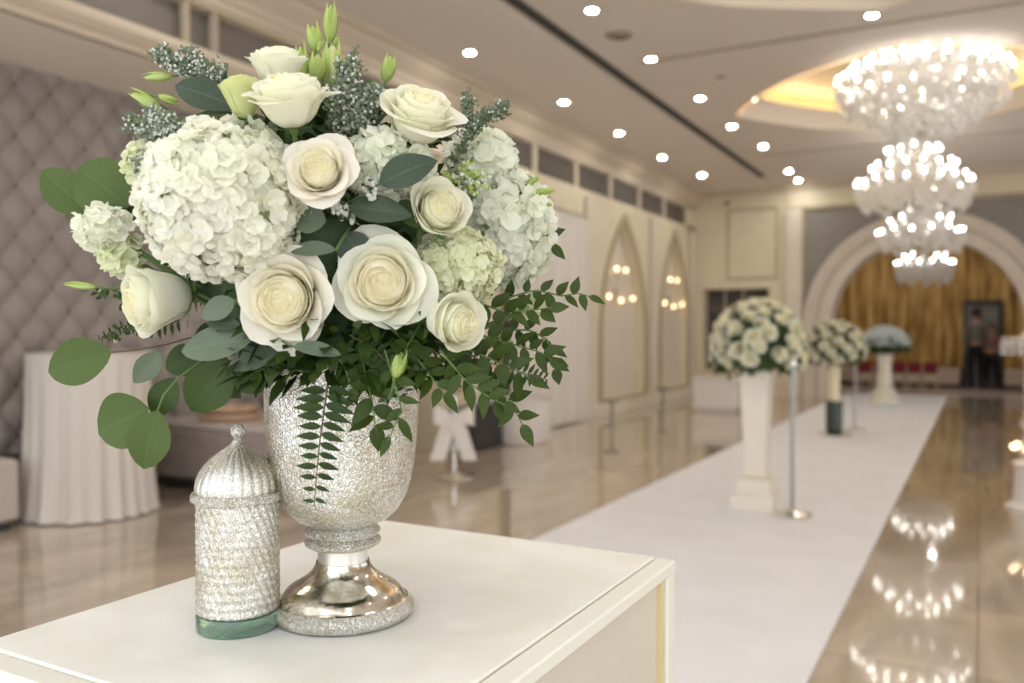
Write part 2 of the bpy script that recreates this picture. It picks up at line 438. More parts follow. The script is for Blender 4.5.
# ---- left wall
# niche: back wall (tufted), soffit, end returns
NX = -6.05; NT = 3.2; NY1 = 7.7
struct('wall_niche', MB().box(NX-.15, NX-.06, -1.5, NY1, 0, NT+.05), M['mauve'], smooth=False)
struct('wall_niche_return', MB().box(NX-.1, WX-.02, NY1, NY1+.1, 0, NT), M['wall'], smooth=False)
struct('ceiling_niche', MB().box(NX-.15, WX, -1.5, NY1+.1, NT, NT+.06), M['white'], smooth=False)
def tuft(u, v):
    y = -.6+u*(NY1+.6); z = .42+v*(NT-.42)
    a = y/.27+z/.36; b = y/.27-z/.36
    h = (abs(math.sin(PI*a))*abs(math.sin(PI*b)))**.55
    return (NX-.06+.012+.075*h, y, z)
t = thing('tufted_wall_panel', (NX, 3.5, .42), 'mauve diamond-tufted padded wall panel filling the niche on the left', 'wall panel')
MB().grid(lambda u, v: tuft(u, v), 420, 140).build('padding', M['mauve'], t, angle=180)
bt = MB()
for i in range(-20, 40):
    for j in range(-4, 46):
        # pits where a/2 and b/2 are whole numbers
        y = (i+j)/2*.27; z = (j-i)/2*.36
        if -.5 < y < NY1 and .5 < z < NT-.05: bt.ball((NX-.045, y, z), .017, 8, 4)
bt.build('button_studs', M['stud'], t, kind='stuff', label='dark button studs')
# upper wall: header with mouldings, dark gallery band, crown
def run(mb, prof, y0, y1):
    """extrude a moulding profile (x out from wall, z) along Y"""
    n = len(prof)
    vs = [(WX+x, y, z) for y in (y0, y1) for x, z in prof]
    return mb.add(vs, [(i, i+1, n+i+1, n+i) for i in range(n-1)]+[tuple(range(n-1, -1, -1)), tuple(range(n, 2*n))])
struct('wall_left_header', MB().box(WX-.25, WX, -1.5, 8.3, NT+.061, 3.36), M['wall'], smooth=False)
struct('trim_5', run(MB(), [(-.02, 3.2), (.03, 3.2), (.03, 3.225), (.02, 3.23), (.02, 3.25), (.05, 3.26), (.10, 3.30), (.11, 3.335), (.11, 3.36), (-.02, 3.36)], -1.5, 6.6), M['mold'], smooth=False)
struct('wall_left_band', MB().box(WX-.3, WX-.12, -1.5, FY, 3.3, CZ), M['grille'], smooth=False)
struct('wall_left_top', MB().box(WX-.25, WX, -1.5, FY, 3.72, CZ), M['wall'], smooth=False)
struct('trim_6', run(MB(), [(-.02, 3.74), (.03, 3.74), (.03, 3.80), (.05, 3.81), (.06, 3.86), (.11, 3.90), (.17, 3.96), (.18, 4.0), (.23, 4.01), (.23, 4.068), (-.02, 4.068)], -1.5, FY), M['mold'], angle=30)
# wall below the band for the arcade, with pointed arch recesses
def ogive(y0, y1, z0, zs, zt, n=14):
    """pointed arch outline in (y,z): springing at zs, tip at zt"""
    w = y1-y0; c = (y0+y1)/2; h = zt-zs; r = (h*h+(w/2)**2)/w
    pts = [(y0, z0), (y1, z0)]
    for k in range(n+1):       # right arc
        a = k/n*math.atan2(h, r-w/2) if True else 0
        pts.append((y1-r+r*math.cos(a), zs+r*math.sin(a)))
    for k in range(n-1, -1, -1):
        a = k/n*math.atan2(h, r-w/2)
        pts.append((y0+r-r*math.cos(a), zs+r*math.sin(a)))
    return pts
AR = [(9.0, 11.15), (12.1, 14.0), (14.85, 16.45)]
outl = [ogive(a, b, .22, 1.15, 3.08) for a, b in AR]
to3 = lambda y, z: Vector((WX, y, z))
struct('wall_left', MB().plate([(NY1+.1, 0), (FY+.1, 0), (FY+.1, 3.36), (NY1+.1, 3.36)], outl, to3, (-.14, 0, 0)), M['wall'], smooth=False)
struct('wall_left_recess', MB().box(WX-.24, WX-.14, 8.0, FY, 0, 3.3), M['wall_light'], smooth=False)
for k, (a, b) in enumerate(AR):
    o1 = ogive(a-.09, b+.09, .13, 1.15, 3.21); o2 = ogive(a, b, .22, 1.15, 3.08)
    struct('trim_%d' % (7+k), MB().plate(o1, [o2], to3, (.03, 0, 0)), M['gilt'], smooth=False)
# pilaster strips and base
for k, y in enumerate((8.35, 11.62, 14.42, 16.72)):
    struct('pilaster', MB().bbox(WX, WX+.05, y-.12, y+.12, .0, 3.3, .01), M['wall_light'], smooth=False)
    struct('trim_%d' % (10+k), MB().box(WX, WX+.012, y-.17, y-.14, .2, 3.25).box(WX, WX+.012, y+.14, y+.17, .2, 3.25), M['gilt'], smooth=False)
struct('baseboard_left', run(MB(), [(-.01, 0), (.06, 0), (.06, .14), (.035, .17), (-.01, .17)], 7.8, FY), M['wall_light'], smooth=False)
# tile courses inside the arches
for a, b in AR[1:]:
    mb = MB()
    for j in range(7):
        mb.box(WX-.14, WX-.135, a, b, .42+j*.28, .428+j*.28)
    mb.build('trim_14', M['mold'], kind='structure', smooth=False)
# grille panels in the band (air grilles)
gy = [1.0, 3.0]
gt = None
ys = [(k*1.3+6.04, k*1.3+7.26) for k in range(8)]
ys = [(a, b) for a, b in ys if b < 16.6]
gnames = ['behind the bouquet, nearest', 'second from the bouquet', 'third from the bouquet', 'above the draped arch', 'fifth from the bouquet', 'sixth from the bouquet', 'seventh from the bouquet', 'farthest, near the far corner']
for k, (a, b) in enumerate(ys):
    mb = MB()
    for j in range(13):
        z = 3.375+j*.026
        mb.box(WX-.05, WX-.035, a, b, z, z+.014)
    g = thing('air_grille', (WX, (a+b)/2, 3.36), 'dark louvred air grille high on the left wall, '+gnames[k], 'air grille', 'air grilles along the top of the left wall')
    mb.build('louvres', M['grille'], g, smooth=False)
    MB().plate([(a, 3.36), (b, 3.36), (b, 3.72), (a, 3.72)], [[(a+.015, 3.372), (b-.015, 3.372), (b-.015, 3.708), (a+.015, 3.708)]], lambda y, z: Vector((WX-.06, y, z)), (.05, 0, 0)).build('frame', M['mullion'], g, smooth=False)
for k, y in enumerate([a-.04 for a, b in ys]+[ys[-1][1]+.04]):
    struct('mullion_block', MB().box(WX-.12, WX-.002, y-.042, y+.042, 3.36, 3.72), M['wall'], smooth=False)
struct('wall_left_cap', MB().box(WX-.25, WX, 16.44, FY+.1, 3.3, 3.75), M['wall'], smooth=False)
# gallery posts in the near open band
post = thing('gallery_post', (WX-.05, 4.35, 3.36), 'pale slim post, left one of the pair in the dark gallery above the tufted niche', 'post', 'posts in the dark gallery opening')
MB().bbox(-.03+WX-.05, .03+WX-.05, 4.32, 4.38, 3.362, 3.72, .006).build('shaft', M['mullion'], post, smooth=False)
MB().bbox(-.045+WX-.05, .045+WX-.05, 4.305, 4.395, 3.362, 3.4, .004).build('foot', M['mold'], post, smooth=False)
dup(post, (WX-.05, 4.62, 3.36), 'pale slim post, right one of the pair in the dark gallery above the tufted niche')

# ---- far wall
to3f = lambda x, z: Vector((x, FY, z))
ACX, ARI, ARO, AZ = -.9, 1.58, 2.06, 1.38
def roundarch(r, n=32):
    return [(ACX-r, 0.0), (ACX+r, 0.0)]+[(ACX+r*math.cos(PI*k/n), AZ+r*math.sin(PI*k/n)) for k in range(n+1)]
struct('wall_far_corner', MB().plate([(-5.3, 0), (-3.45, 0), (-3.45, CZ), (-5.3, CZ)], [], to3f, (0, .3, 0)) if False else
       MB().box(-5.3, -3.3, FY, FY+.3, 2.12, CZ).box(-5.3, -4.93, FY, FY+.3, 0, 2.12).box(-3.62, -3.3, FY, FY+.3, 0, 2.12), M['wall'], smooth=False)
# wall panel mouldings on the corner piece
struct('trim_15', MB().plate([(-4.45, 2.3), (-3.45, 2.3), (-3.45, 3.7), (-4.45, 3.7)], [[(-4.41, 2.34), (-3.49, 2.34), (-3.49, 3.66), (-4.41, 3.66)]], to3f, (0, -.015, 0)), M['gilt'], smooth=False)
struct('pilaster', MB().bbox(-3.3, -3.0, FY-.1, FY+.3, 0, 3.62, .01), M['wall_light'], smooth=False)
struct('trim_16', MB().box(-3.04, -2.95, FY-.04, FY+.05, 0, 3.62), M['gilt'], smooth=False)
hole = roundarch(ARI+.02)
hole[0] = (hole[0][0], -.2); hole[1] = (hole[1][0], -.2)
struct('wall_far', MB().plate([(-3.0, 0), (ACX-ARI-.02, 0)]+[(ACX-(ARI+.02)*math.cos(PI*k/32), AZ+(ARI+.02)*math.sin(PI*k/32)) for k in range(33)]+[(ACX+ARI+.02, 0), (5.2, 0), (5.2, 3.62), (-3.0, 3.62)], [], to3f, (0, .28, 0)), M['grey_wall'], smooth=False)
struct('wall_far_frieze', MB().box(-3.3, 5.2, FY-.03, FY+.3, 3.62, CZ), M['wall'], smooth=False)
struct('trim_17', MB().box(-5.1, 5.2, FY-.10, FY, 3.98, 4.06).box(-5.1, 5.2, FY-.15, FY, 4.03, CZ), M['mold'], smooth=False)
struct('trim_18', MB().box(-3.3, 5.2, FY-.05, FY, 3.60, 3.66), M['gilt'], smooth=False)
def archband(ri, ro, y0, y1):
    n = 40; pts = []
    outer = [(ACX-ro, 0)]+[(ACX-ro*math.cos(PI*k/n), AZ+ro*math.sin(PI*k/n)) for k in range(n+1)]+[(ACX+ro, 0)]
    inner = [(ACX+ri, 0)]+[(ACX+ri*math.cos(PI*k/n), AZ+ri*math.sin(PI*k/n)) for k in range(n+1)]+[(ACX-ri, 0)]
    return MB().plate(outer+inner, [], lambda x, z: Vector((x, y0, z)), (0, y1-y0, 0))
struct('trim_19', archband(ARI, ARO-.1, FY-.06, FY+.55), M['arch'], smooth=False)
struct('trim_20', archband(ARO-.1, ARO, FY-.10, FY-.0), M['arch'], smooth=False)
struct('trim_21', archband(ARI+.22, ARI+.26, FY-.075, FY-.06), M['archline'], smooth=False)
# back room
struct('wall_alcove_left', MB().box(-3.4, -3.3, FY+.3, 22.2, 0, CZ), M['wall'], smooth=False)
struct('wall_alcove_right', MB().box(2.4, 2.5, FY+.3, 22.2, 0, CZ), M['wall'], smooth=False)
struct('ceiling_alcove', MB().box(-3.4, 2.5, FY+.3, 22.3, CZ-.4, CZ-.3), M['ceil'], smooth=False)
struct('wall_alcove_back', MB().box(-3.4, 2.5, 22.15, 22.25, 0, CZ-.3), M['brown'], smooth=False)
DX0, DX1, DZ = -.29, .37, 1.88
def curt(x0, x1, z0, z1):
    def f(u, v):
        x = x0+(x1-x0)*u
        return (x, 22.05+.035*math.sin(x*21)+.02*math.sin(x*47+1), z0+(z1-z0)*v)
    return f
t = thing('gold_curtain', (-1.5, 22.05, 0), 'shimmering gold curtain covering the back wall behind the round arch', 'curtain')
MB().grid(curt(-3.28, DX0-.06, .42, 3.69), 160, 3).build('left_drape', M['goldc'], t)
MB().grid(curt(DX1+.06, 2.38, .42, 3.69), 100, 3).build('right_drape', M['goldc'], t)
MB().grid(curt(DX0-.06, DX1+.06, DZ+.06, 3.69), 40, 3).build('upper_drape', M['goldc'], t)
t = thing('door_1', (0.04, 22.0, 0), None, None); t['kind'] = 'structure'
MB().box(DX0, DX1, 21.98, 22.02, 0, DZ).build('door_leaf', M['doorgrey'], t, smooth=False)
MB().box(DX0-.06, DX0, 21.93, 22.1, 0, DZ).box(DX1, DX1+.06, 21.93, 22.1, 0, DZ).box(DX0-.06, DX1+.06, 21.93, 22.1, DZ, DZ+.09).build('door_frame', M['dark'], t, smooth=False)
MB().tube([(DX0+.07, 21.95, .95), (DX0+.18, 21.95, .95)], .012).build('door_handle', M['silver'], t)
for nm, a, b, lab in (('left', -3.28, DX0-.1, 'low pink-beige platform along the gold curtain left of the grey door'), ('right', DX1+.1, 2.38, 'low pink-beige platform along the gold curtain right of the grey door')):
    t = thing('low_platform', ((a+b)/2, 21.6, 0), lab, 'platform')
    MB().bbox(a, b, 21.25, 22.0, .1, .42, .012).build('body', M['stage'], t, smooth=False)
    MB().box(a+.03, b-.03, 21.32, 21.98, 0, .1).build('kickboard', M['brown'], t, smooth=False)
struct('floor_threshold', MB().box(-3.28, 2.38, 18.75, 21.2, 0, .006), mat('pale_pink_marble', (.64, .54, .50), .18, rgb2=(.58, .48, .44), nscale=3), smooth=False)

# corridor seen through the opening in the far corner
struct('wall_corridor', MB().box(-6.0, -3.2, 19.5, 19.6, 0, 2.6).box(-6.0, -5.9, 17.3, 19.5, 0, 2.6).box(-3.4, -3.3, 17.3, 19.5, 0, 2.6), M['grey_wall'], smooth=False)
struct('ceiling_corridor', MB().box(-6.0, -3.3, 17.3, 19.6, 2.2, 2.3), M['dark'], smooth=False)
t = thing('window_1', (-4.3, 17.2, .0), None, None); t['kind'] = 'structure'
mb = MB()
for x in (-4.9, -4.52, -4.16, -3.66): mb.box(x-.02, x+.02, 17.15, 17.2, .5, 2.12)
mb.box(-4.93, -3.62, 17.14, 17.21, .46, .54)
mb.build('window_frame', M['mullion'], t, smooth=False)
MB().box(-4.9, -3.64, 17.17, 17.18, .54, 2.12).build('window_pane', M['darkglass'], t, smooth=False)
struct('wall_corridor_sill', MB().box(-4.93, -3.62, 17.1, 17.25, 0, .47), M['wall'], smooth=False)

# ---- right side of the hall (out of frame): unseen piers and header, left open between to let world light in
mb = MB()
for y in (-.6, 3.4, 7.4, 11.4, 15.4): mb.box(4.0, 4.4, y-.35, y+.35, 0, 3.1)
mb.box(4.0, 4.4, -1.5, FY, 3.1, CZ)
struct('wall_right', mb, M['wall'], smooth=False)

# ------------------------------------------------------------------ white carpet
MB().bbox(-2.4, -.55, -.9, 18.5, 0.001, .014, .004).build('aisle_runner', M['carpet'], label='long white aisle carpet runner laid down the polished floor', cat='carpet', smooth=False)

# ------------------------------------------------------------------ ceiling fittings
dl = thing('downlight', (0, 0, 0), 'x', 'ceiling light', 'round recessed ceiling downlights')
MB().lathe([(.045, -.006), (.045, -.004), (.0001, -.004)], (0, 0, 0), 24, close=False).build('lens', M['downlamp'], dl)
MB().lathe([(.045, 0), (.045, -.008), (.060, -.006), (.064, 0)], (0, 0, 0), 24, close=False).build('trim_ring', M['trimring'], dl)
rowA = [(470, 52), (564, 102), (619, 133), (662, 157), (702, 175)]
rowB = [(592, 10), (651, 59), (700, 98), (732, 126), (763, 146), (789, 171), (798, 180)]
def ceilpt(px, py, z):
    r = P(px, py, 1)-CAM; k = (z-CAMZ)/r.z; return CAM+r*k
ordA = ['nearest', 'second', 'third', 'fourth', 'farthest']
ordB = ['nearest', 'second', 'third', 'fourth', 'fifth', 'sixth', 'farthest']
first = True
dls = [(ceilpt(p[0], p[1], CZ-.03), 'white downlight in the row beside the left wall cornice, '+ordA[k]+' from the camera') for k, p in enumerate(rowA)]
dls += [(ceilpt(p[0], p[1], CZ), 'white downlight in the row right of the black ceiling slot, '+ordB[k]+' from the camera') for k, p in enumerate(rowB)]
dls.append((ceilpt(872, 15, CZ), 'lone white downlight above the nearest chandelier near the top edge'))
for p, l in dls:
    if first: dl.location = p; dl['label'] = l; first = False
    else: dup(dl, p, l)
# extra downlights out of the frame, added to light the foreground from above
for x, y in ((-1.7, .2), (-1.5, 2.2), (-.1, .9), (-.2, 2.9), (-.9, -.7)):
    dup(dl, (x, y, CZ), 'added white downlight out of frame, lighting the foreground from above')
for y in (-.6, 1.5, 4.0):
    for x, z in ((-4.5, CZ-.03), (-3.0, CZ), (1.2, CZ)):
        dup(dl, (x, y, z), 'added white downlight out of frame, lighting the foreground from above')
for k, x in enumerate((-2.4, -.9, .8)):  # alcove lamps added to brighten the gold curtain
    for y in (18.6, 21.0):
        dup(dl, (x, y, CZ-.4), 'added white downlight brightening the gold curtain in the alcove behind the arch')
def vent(px, py, r, lab):
    p = ceilpt(px, py, CZ)
    t = thing('ceiling_vent', p, lab, 'ceiling vent')
    mb = MB()
    for k in range(4):
        a, b = r*(1-k*.24), r*(1-k*.24)-.02
        mb.lathe([(b, -.012), (a, -.008), (a, -.002)], p, 24, close=False)
    mb.build('rings', M['mullion'], t); MB().lathe([(r+.01, 0), (r+.01, -.003), (.0001, -.003)], p, 24, close=False).build('plate', M['archline'], t)
vent(619, 35, .13, 'round grey ceiling vent right of the black slot')
vent(721, 77, .05, 'small smoke detector between the downlight row and the lobed recess')
vent(527, 90, .04, 'small grey sensor on the ceiling between the two left downlights')
p = Vector((-4.45, FY-.02, 3.83)); t = thing('wall_speaker', p, 'small dark round fitting high on the far corner wall', 'speaker')
MB().ball(p, .05, 12, 8).build('head', M['doorgrey'], t); MB().tube([p, p+Vector((0, .03, 0))], .02).build('bracket', M['dark'], t)

# ------------------------------------------------------------------ chandeliers
bulb_me = None
def chandelier(loc, R0, zt, zb, tiers, lab, cone, rod_top):
    """tiers: list of (radius fraction, height fraction, bulbs)"""
    global bulb_me
    c = Vector((loc[0], loc[1], 0)); H = zt-zb
    t = thing('chandelier', (loc[0], loc[1], zb), lab, 'chandelier', 'crystal chandeliers hanging in a row over the aisle')
    MB().tube([c+Vector((0, 0, zb+.1)), c+Vector((0, 0, rod_top))], .014, 8).build('rod', M['satin_silver'], t)
    MB().lathe([(.0001, -.05), (.06, -.045), (.11, -.01), (.12, 0)], c+Vector((0, 0, rod_top)), 24, close=False).build('canopy', M['satin_silver'], t)
    fr = MB()
    for rf, hf, nb in tiers:
        z = zb+H*hf; rr = R0*rf
        fr.tube([c+Vector((rr*math.cos(2*PI*i/32), rr*math.sin(2*PI*i/32), z)) for i in range(33)], .012, 6)
        for i in range(8):
            a = 2*PI*i/8; fr.tube([c+Vector((0, 0, z-.04)), c+Vector((rr*math.cos(a), rr*math.sin(a), z))], .007, 5)
    fr.build('frame', M['silver'], t)
    for k, (rf, hf, nb) in enumerate(tiers):
        z = zb+H*hf; rr = R0*rf; cr = MB(); n = int(2*PI*rr/.064)
        drop = H*(cone[k])
        for i in range(n):
            a = 2*PI*(i+.5*k)/n; nn = max(3, int(drop/.05))
            for j in range(nn):
                q = (j+.5)/nn
                shr = 1-.16*q*q if k == 0 else 1-.3*q*q
                s_ = .015+.016*((i*7+j*3) % 4)/3+(.014 if j == nn-1 else 0)
                jx = 1+.05*math.sin(i*7.3+j*2.1); pc = c+Vector((rr*shr*jx*math.cos(a), rr*shr*jx*math.sin(a), z-drop*q*(1+.22*math.sin(9*a)+.1*math.sin(i*12.7))))
                cr.add([pc+Vector(v)*s_ for v in ((1, 0, 0), (0, 1, 0), (-1, 0, 0), (0, -1, 0), (0, 0, 1.5), (0, 0, -1.7))],
                       [(0, 1, 4), (1, 2, 4), (2, 3, 4), (3, 0, 4), (1, 0, 5), (2, 1, 5), (3, 2, 5), (0, 3, 5)])
        cr.build('crystal_tier', M['beads'], t, smooth=False, kind='stuff')
        for i in range(nb):
            a = 2*PI*(i+.5*(k % 2))/nb+.1
            hz = z+.085+.02*math.sin(i*2.3)
            loc_ = Vector((rr*math.cos(a), rr*math.sin(a), hz-zb))
            if bulb_me is None:
                mb = MB(); mb.ball((0, 0, 0), .021, 10, 8, 1.35)
                o = mb.build('bulb', M['bulb'], t, smooth=True); bulb_me = o.data
                o.data.transform(Matrix.Translation(WORLD[t.name]))
                cm = MB().tube([(0, 0, -.085), (0, 0, -.03)], .011, 8)
                o.location = loc_
            else:
                o = bpy.data.objects.new('bulb', bulb_me); col.objects.link(o); o.parent = t; o.location = loc_
        ca = MB()
        for i in range(nb):
            a = 2*PI*(i+.5*(k % 2))/nb+.1
            q = c+Vector((rr*math.cos(a), rr*math.sin(a), z))
            ca.tube([q, q+Vector((0, 0, .05))], .012, 6)
        ca.build('candle_holders', M['crystal'], t, kind='stuff')
    # bottom crystal finial
    MB().lathe([(.0001, 0), (.04, .03), (.05, .07), (.02, .11), (.06, .13), (.02, .17)], c+Vector((0, 0, zb)), 12, close=False).build('finial', M['crystal'], t, smooth=False)
    return t
T1 = [(1.0, .60, 28), (.84, .70, 22), (.64, .80, 14), (.40, .90, 8), (.80, .44, 18), (.56, .33, 14), (.34, .22, 8)]
C1 = [.28, .30, .30, .30, .26, .26, .2]
T3 = [(1.0, .30, 14), (.74, .54, 10), (.44, .80, 6)]
T2 = [(1.0, .30, 22), (.74, .52, 16), (.46, .76, 12), (.2, .95, 5)]
C2 = [.30, .34, .36, .3]
def ch(px, py_top, py_bot, d, wpx, tiers, cone, lab, rod_top):
    q = P(px, 330, d); zt = CAMZ+(330-py_top)/FPX*d; zb = CAMZ+(330-py_bot)/FPX*d
    return chandelier((q.x, q.y), wpx/2/FPX*d, zt, zb, tiers, lab, cone, rod_top)
ch(920, 48, 138, 9.0, 157, T1, C1, 'largest and nearest crystal chandelier, hanging under the lobed golden ceiling recess', CZ+.42)
ch(912, 140, 208, 12.1, 105, T2, C2, 'second crystal chandelier, hanging just below the largest one in view', CZ)
ch(919, 203, 250, 13.9, 77, T3, C2, 'third crystal chandelier, between the second one and the small one in the arch', CZ)
ch(924, 246, 275, 17.6, 52, T3[:2], [.5, .5], 'smallest and farthest crystal chandelier, seen against the gold curtain inside the arch', CZ-.4)

# ------------------------------------------------------------------ wall sconces in the arches
def sconce(y, z, lab, nlow=3, nup=2):
    t = thing('wall_sconce', (WX-.13, y, z), lab, 'wall light', 'candle sconces in the pointed arches')
    x0 = WX-.135
    MB().lathe([(.0001, 0), (.05, .0), (.06, .012), (.03, .025)], (0, 0, 0), 20).xf(Matrix.Translation((x0, y, z+.2)) @ Matrix.Rotation(PI/2, 4, 'Y')).build('back_plate', M['gilt'], t)
    for lv, n, zz, sp in ((0, nlow, 0, .52), (1, nup, .48, .40)):
        for i in range(n):
            yy = y+(i-(n-1)/2)*sp; dz = .05*abs(i-(n-1)/2)
            arm = MB().tube([(x0, y, z+zz*.5+.15), (x0+.07, (y+yy)/2, z+zz-.04), (x0+.11, yy, z+zz-.02+dz)], .008, 6)
            a = arm.build('arm', M['gilt'], t)
            MB().ball((x0+.11, yy, z+zz+.03+dz), .026, 10, 8, 1.3).build('bulb', M['sconcebulb'], a)
sconce(13.0, 1.75, 'five-candle sconce glowing in the middle pointed arch')
sconce(15.7, 1.72, 'five-candle sconce glowing in the farthest pointed arch')
sconce(10.6, 2.36, 'single-candle sconce glowing above the white drapes of the nearest pointed arch', 1, 0)

# white drapes in the nearest arch
def drape_fn(y0, y1, z0, z1, x):
    def f(u, v):
        y = y0+(y1-y0)*u
        amp = .05*(1-.3*v)
        return (x+amp*math.sin(y*26+.6*math.sin(y*5))+.02*math.sin(y*61), y, z0+(z1-z0)*v)
    return f
t = thing('arch_drapes', (WX+.12, 10.0, .05), 'pair of floor-length white sheer drapes hanging in the nearest pointed arch', 'curtain')
MB().grid(drape_fn(8.95, 10.1, .03, 2.9, WX+.14), 90, 6).build('drape', M['sheer'], t)
MB().grid(drape_fn(10.12, 11.2, .03, 2.9, WX+.14), 90, 6).build('drape', M['sheer'], t)
MB().tube([(WX+.14, 8.85, 2.92), (WX+.14, 11.3, 2.92)], .02, 8).build('curtain_rod', M['gilt'], t)

# ------------------------------------------------------------------ lounge furniture on the left
# cocktail table with pleated cloth
tc_ = Vector((-5.555, 3.85, 0))
t = thing('cocktail_table', tc_, 'round high cocktail table hidden under the white pleated cloth', 'table')
MB().lathe([(.37, 1.10), (.375, 1.105), (.375, 1.13), (.37, 1.135)], tc_, 40).build('tabletop', M['whitebox'], t)
MB().lathe([(.25, .003), (.25, .02), (.05, .04), (.035, .07), (.035, 1.10)], tc_, 20).build('pedestal', M['satin_silver'], t)
mb = MB()
def clothmod(a, z, r):
    k = max(0, (1.13-z)/1.13)
    return 1+(.055*math.sin(19*a+1.5*math.sin(3*a))+.022*math.sin(43*a+2))*k*(1 if r > .3 else 0)
mb.lathe([(.0001, 1.139), (.395, 1.139), (.407, 1.13), (.405, 1.09), (.40, .8), (.405, .5), (.415, .2), (.43, .03), (.44, .012)], tc_, 200, clothmod, close=False)
mb.build('tablecloth', M['cloth'], origin=tc_, label='floor-length white pleated cloth draped over the high round table at left', cat='tablecloth')
# sofa / platform bench
sx0, sx1, sy0, sy1 = -6.0, -4.55, 4.72, 6.3
t = thing('lounge_sofa', ((sx0+sx1)/2, (sy0+sy1)/2, 0), 'low mauve-grey upholstered lounge sofa behind the draped cocktail table', 'sofa')
MB().bbox(sx0, sx1, sy0, sy1, .09, .50, .03).build('seat_base', M['sofa'], t, smooth=False)
MB().bbox(sx0, sx1, sy1-.3, sy1, .50, .90, .05).build('backrest', M['sofa'], t, smooth=False)
MB().bbox(sx0+.01, sx1-.01, sy0+.01, sy1-.32, .50, .56, .02).build('seat_cushion', M['bench'], t, smooth=False)
MB().box(sx0+.06, sx1-.06, sy0+.06, sy1-.06, 0, .09).build('plinth', M['dark'], t, smooth=False)  # block coloured black for the shade in the gap under the sofa
def tray(z, w, lab):
    q = Vector((-5.42, 5.02, z))
    t = thing('wooden_tray', q, lab, 'tray', 'round wooden trays stacked on the lounge sofa')
    MB().lathe([(.0001, 0), (w-.02, 0), (w, .015), (w+.01, .05), (w-.005, .05), (w-.02, .02), (.0001, .016)], q, 32, close=False).build('dish', M['wood'], t)
    MB().lathe([(w+.008, .042), (w+.014, .05), (w+.008, .056), (w-.006, .052)], q, 32, close=False).build('rim', M['stage'], t)
tray(.561, .25, 'round wooden tray lying on the mauve sofa, bottom of the stack')
tray(.618, .21, 'round wooden tray on top of the stack on the mauve sofa')
t = thing('low_bench', (-5.65, 2.3, 0), 'pale grey upholstered bench cut by the left edge below the tufted wall', 'bench')
MB().bbox(-5.9, -5.48, .6, 3.30, .06, .46, .02).build('seat', M['bench'], t, smooth=False)
MB().box(-5.86, -5.52, .65, 3.26, 0, .06).build('plinth', M['dark'], t, smooth=False)
# second dark sofa further in
t = thing('dark_cabinet', (-5.4, 8.2, 0), 'low black cabinet beside the white tub near the wall', 'cabinet')
MB().bbox(-5.05, -4.72, 7.75, 8.35, .03, .42, .01).build('body', M['dark'], t, smooth=False)
MB().bbox(-5.05, -4.70, 7.73, 8.37, .42, .45, .008).build('top', M['black'], t, smooth=False)
MB().box(-5.02, -4.75, 7.78, 8.32, 0, .03).build('plinth', M['black'], t, smooth=False)
# white tub
tb = Vector((-4.68, 8.72, 0))
t = thing('white_tub', tb, 'large round white planter tub standing on the floor by the drapes', 'planter')
MB().lathe([(.30, .0), (.32, .01), (.35, .10), (.375, .36), (.38, .47), (.39, .50), (.37, .505), (.355, .48), (.35, .35), (.0001, .33)], tb, 48, close=False).build('shell', M['whitebox'], t)
MB().lathe([(.35, .44), (.0001, .45)], tb, 32, close=False).build('soil', M['brown'], t)
# stand with white satin bow
b0 = Vector((-4.02, 6.25, 0))
t = thing('bow_stand', b0, 'short silver stand wrapped with a white satin bow behind the silver vase', 'decor stand')
MB().lathe([(.0001, 0), (.16, 0), (.17, .012), (.12, .03), (.04, .05), (.02, .09)], b0, 32, close=False).build('base', M['silver'], t)
MB().tube([b0+Vector((0, 0, .06)), b0+Vector((0, 0, .75))], .018, 10).build('stem', M['silver'], t)
for k, zz in enumerate((.28, .40)): MB().ball(b0+Vector((0, 0, zz)), .045, 12, 8).build('glass_ball', M['crystal'], t)
MB().lathe([(.02, .72), (.10, .78), (.14, .88), (.13, .88), (.09, .79), (.0001, .745)], b0, 24, close=False).build('dish', M['silver'], t)
def bow():
    mb = MB()
    for sgn in (-1, 1):
        def f(u, v):
            a = u*2*PI; l = sgn*(.03+.15*math.sin(a/2)**.8)
            w = .05+.07*math.sin(a/2)
            return b0+RT*l+Vector((0, 0, .55+(v-.5)*w*1.6+.05*math.sin(a/2)*abs(l)*2))-FW*(.06+.04*math.sin(a))
        mb.grid(f, 14, 5)
        def g(u, v):
            return b0+RT*(sgn*(.02+.12*u)+(v-.5)*.13)+Vector((0, 0, .55-.38*u))-FW*(.07+.02*math.sin(u*6+v*3))
        mb.grid(g, 8, 5)
    mb.ball(b0-FW*.07+Vector((0, 0, .55)), .035, 10, 6)
    return mb
bow().build('satin_bow', M['sheer'], t, angle=180)
# small floor posts near the arches
fp = thing('floor_post', (-4.36, 10.72, 0), 'short dark metal floor post with flat top, nearer one before the arches', 'post', 'short floor posts before the arches')
q = Vector((-4.36, 10.72, 0))
MB().lathe([(.0001, 0), (.10, 0), (.10, .012), (.02, .02)], q, 20, close=False).build('base', M['satin_silver'], fp)
MB().tube([q+Vector((0, 0, .01)), q+Vector((0, 0, .33))], .02, 8).build('shaft', M['doorgrey'], fp)
MB().bbox(q.x-.09, q.x+.09, q.y-.07, q.y+.07, .33, .37, .006).build('head', M['doorgrey'], fp, smooth=False)
dup(fp, (-4.51, 13.27, 0), 'short dark metal floor post with flat top, farther one before the arches')
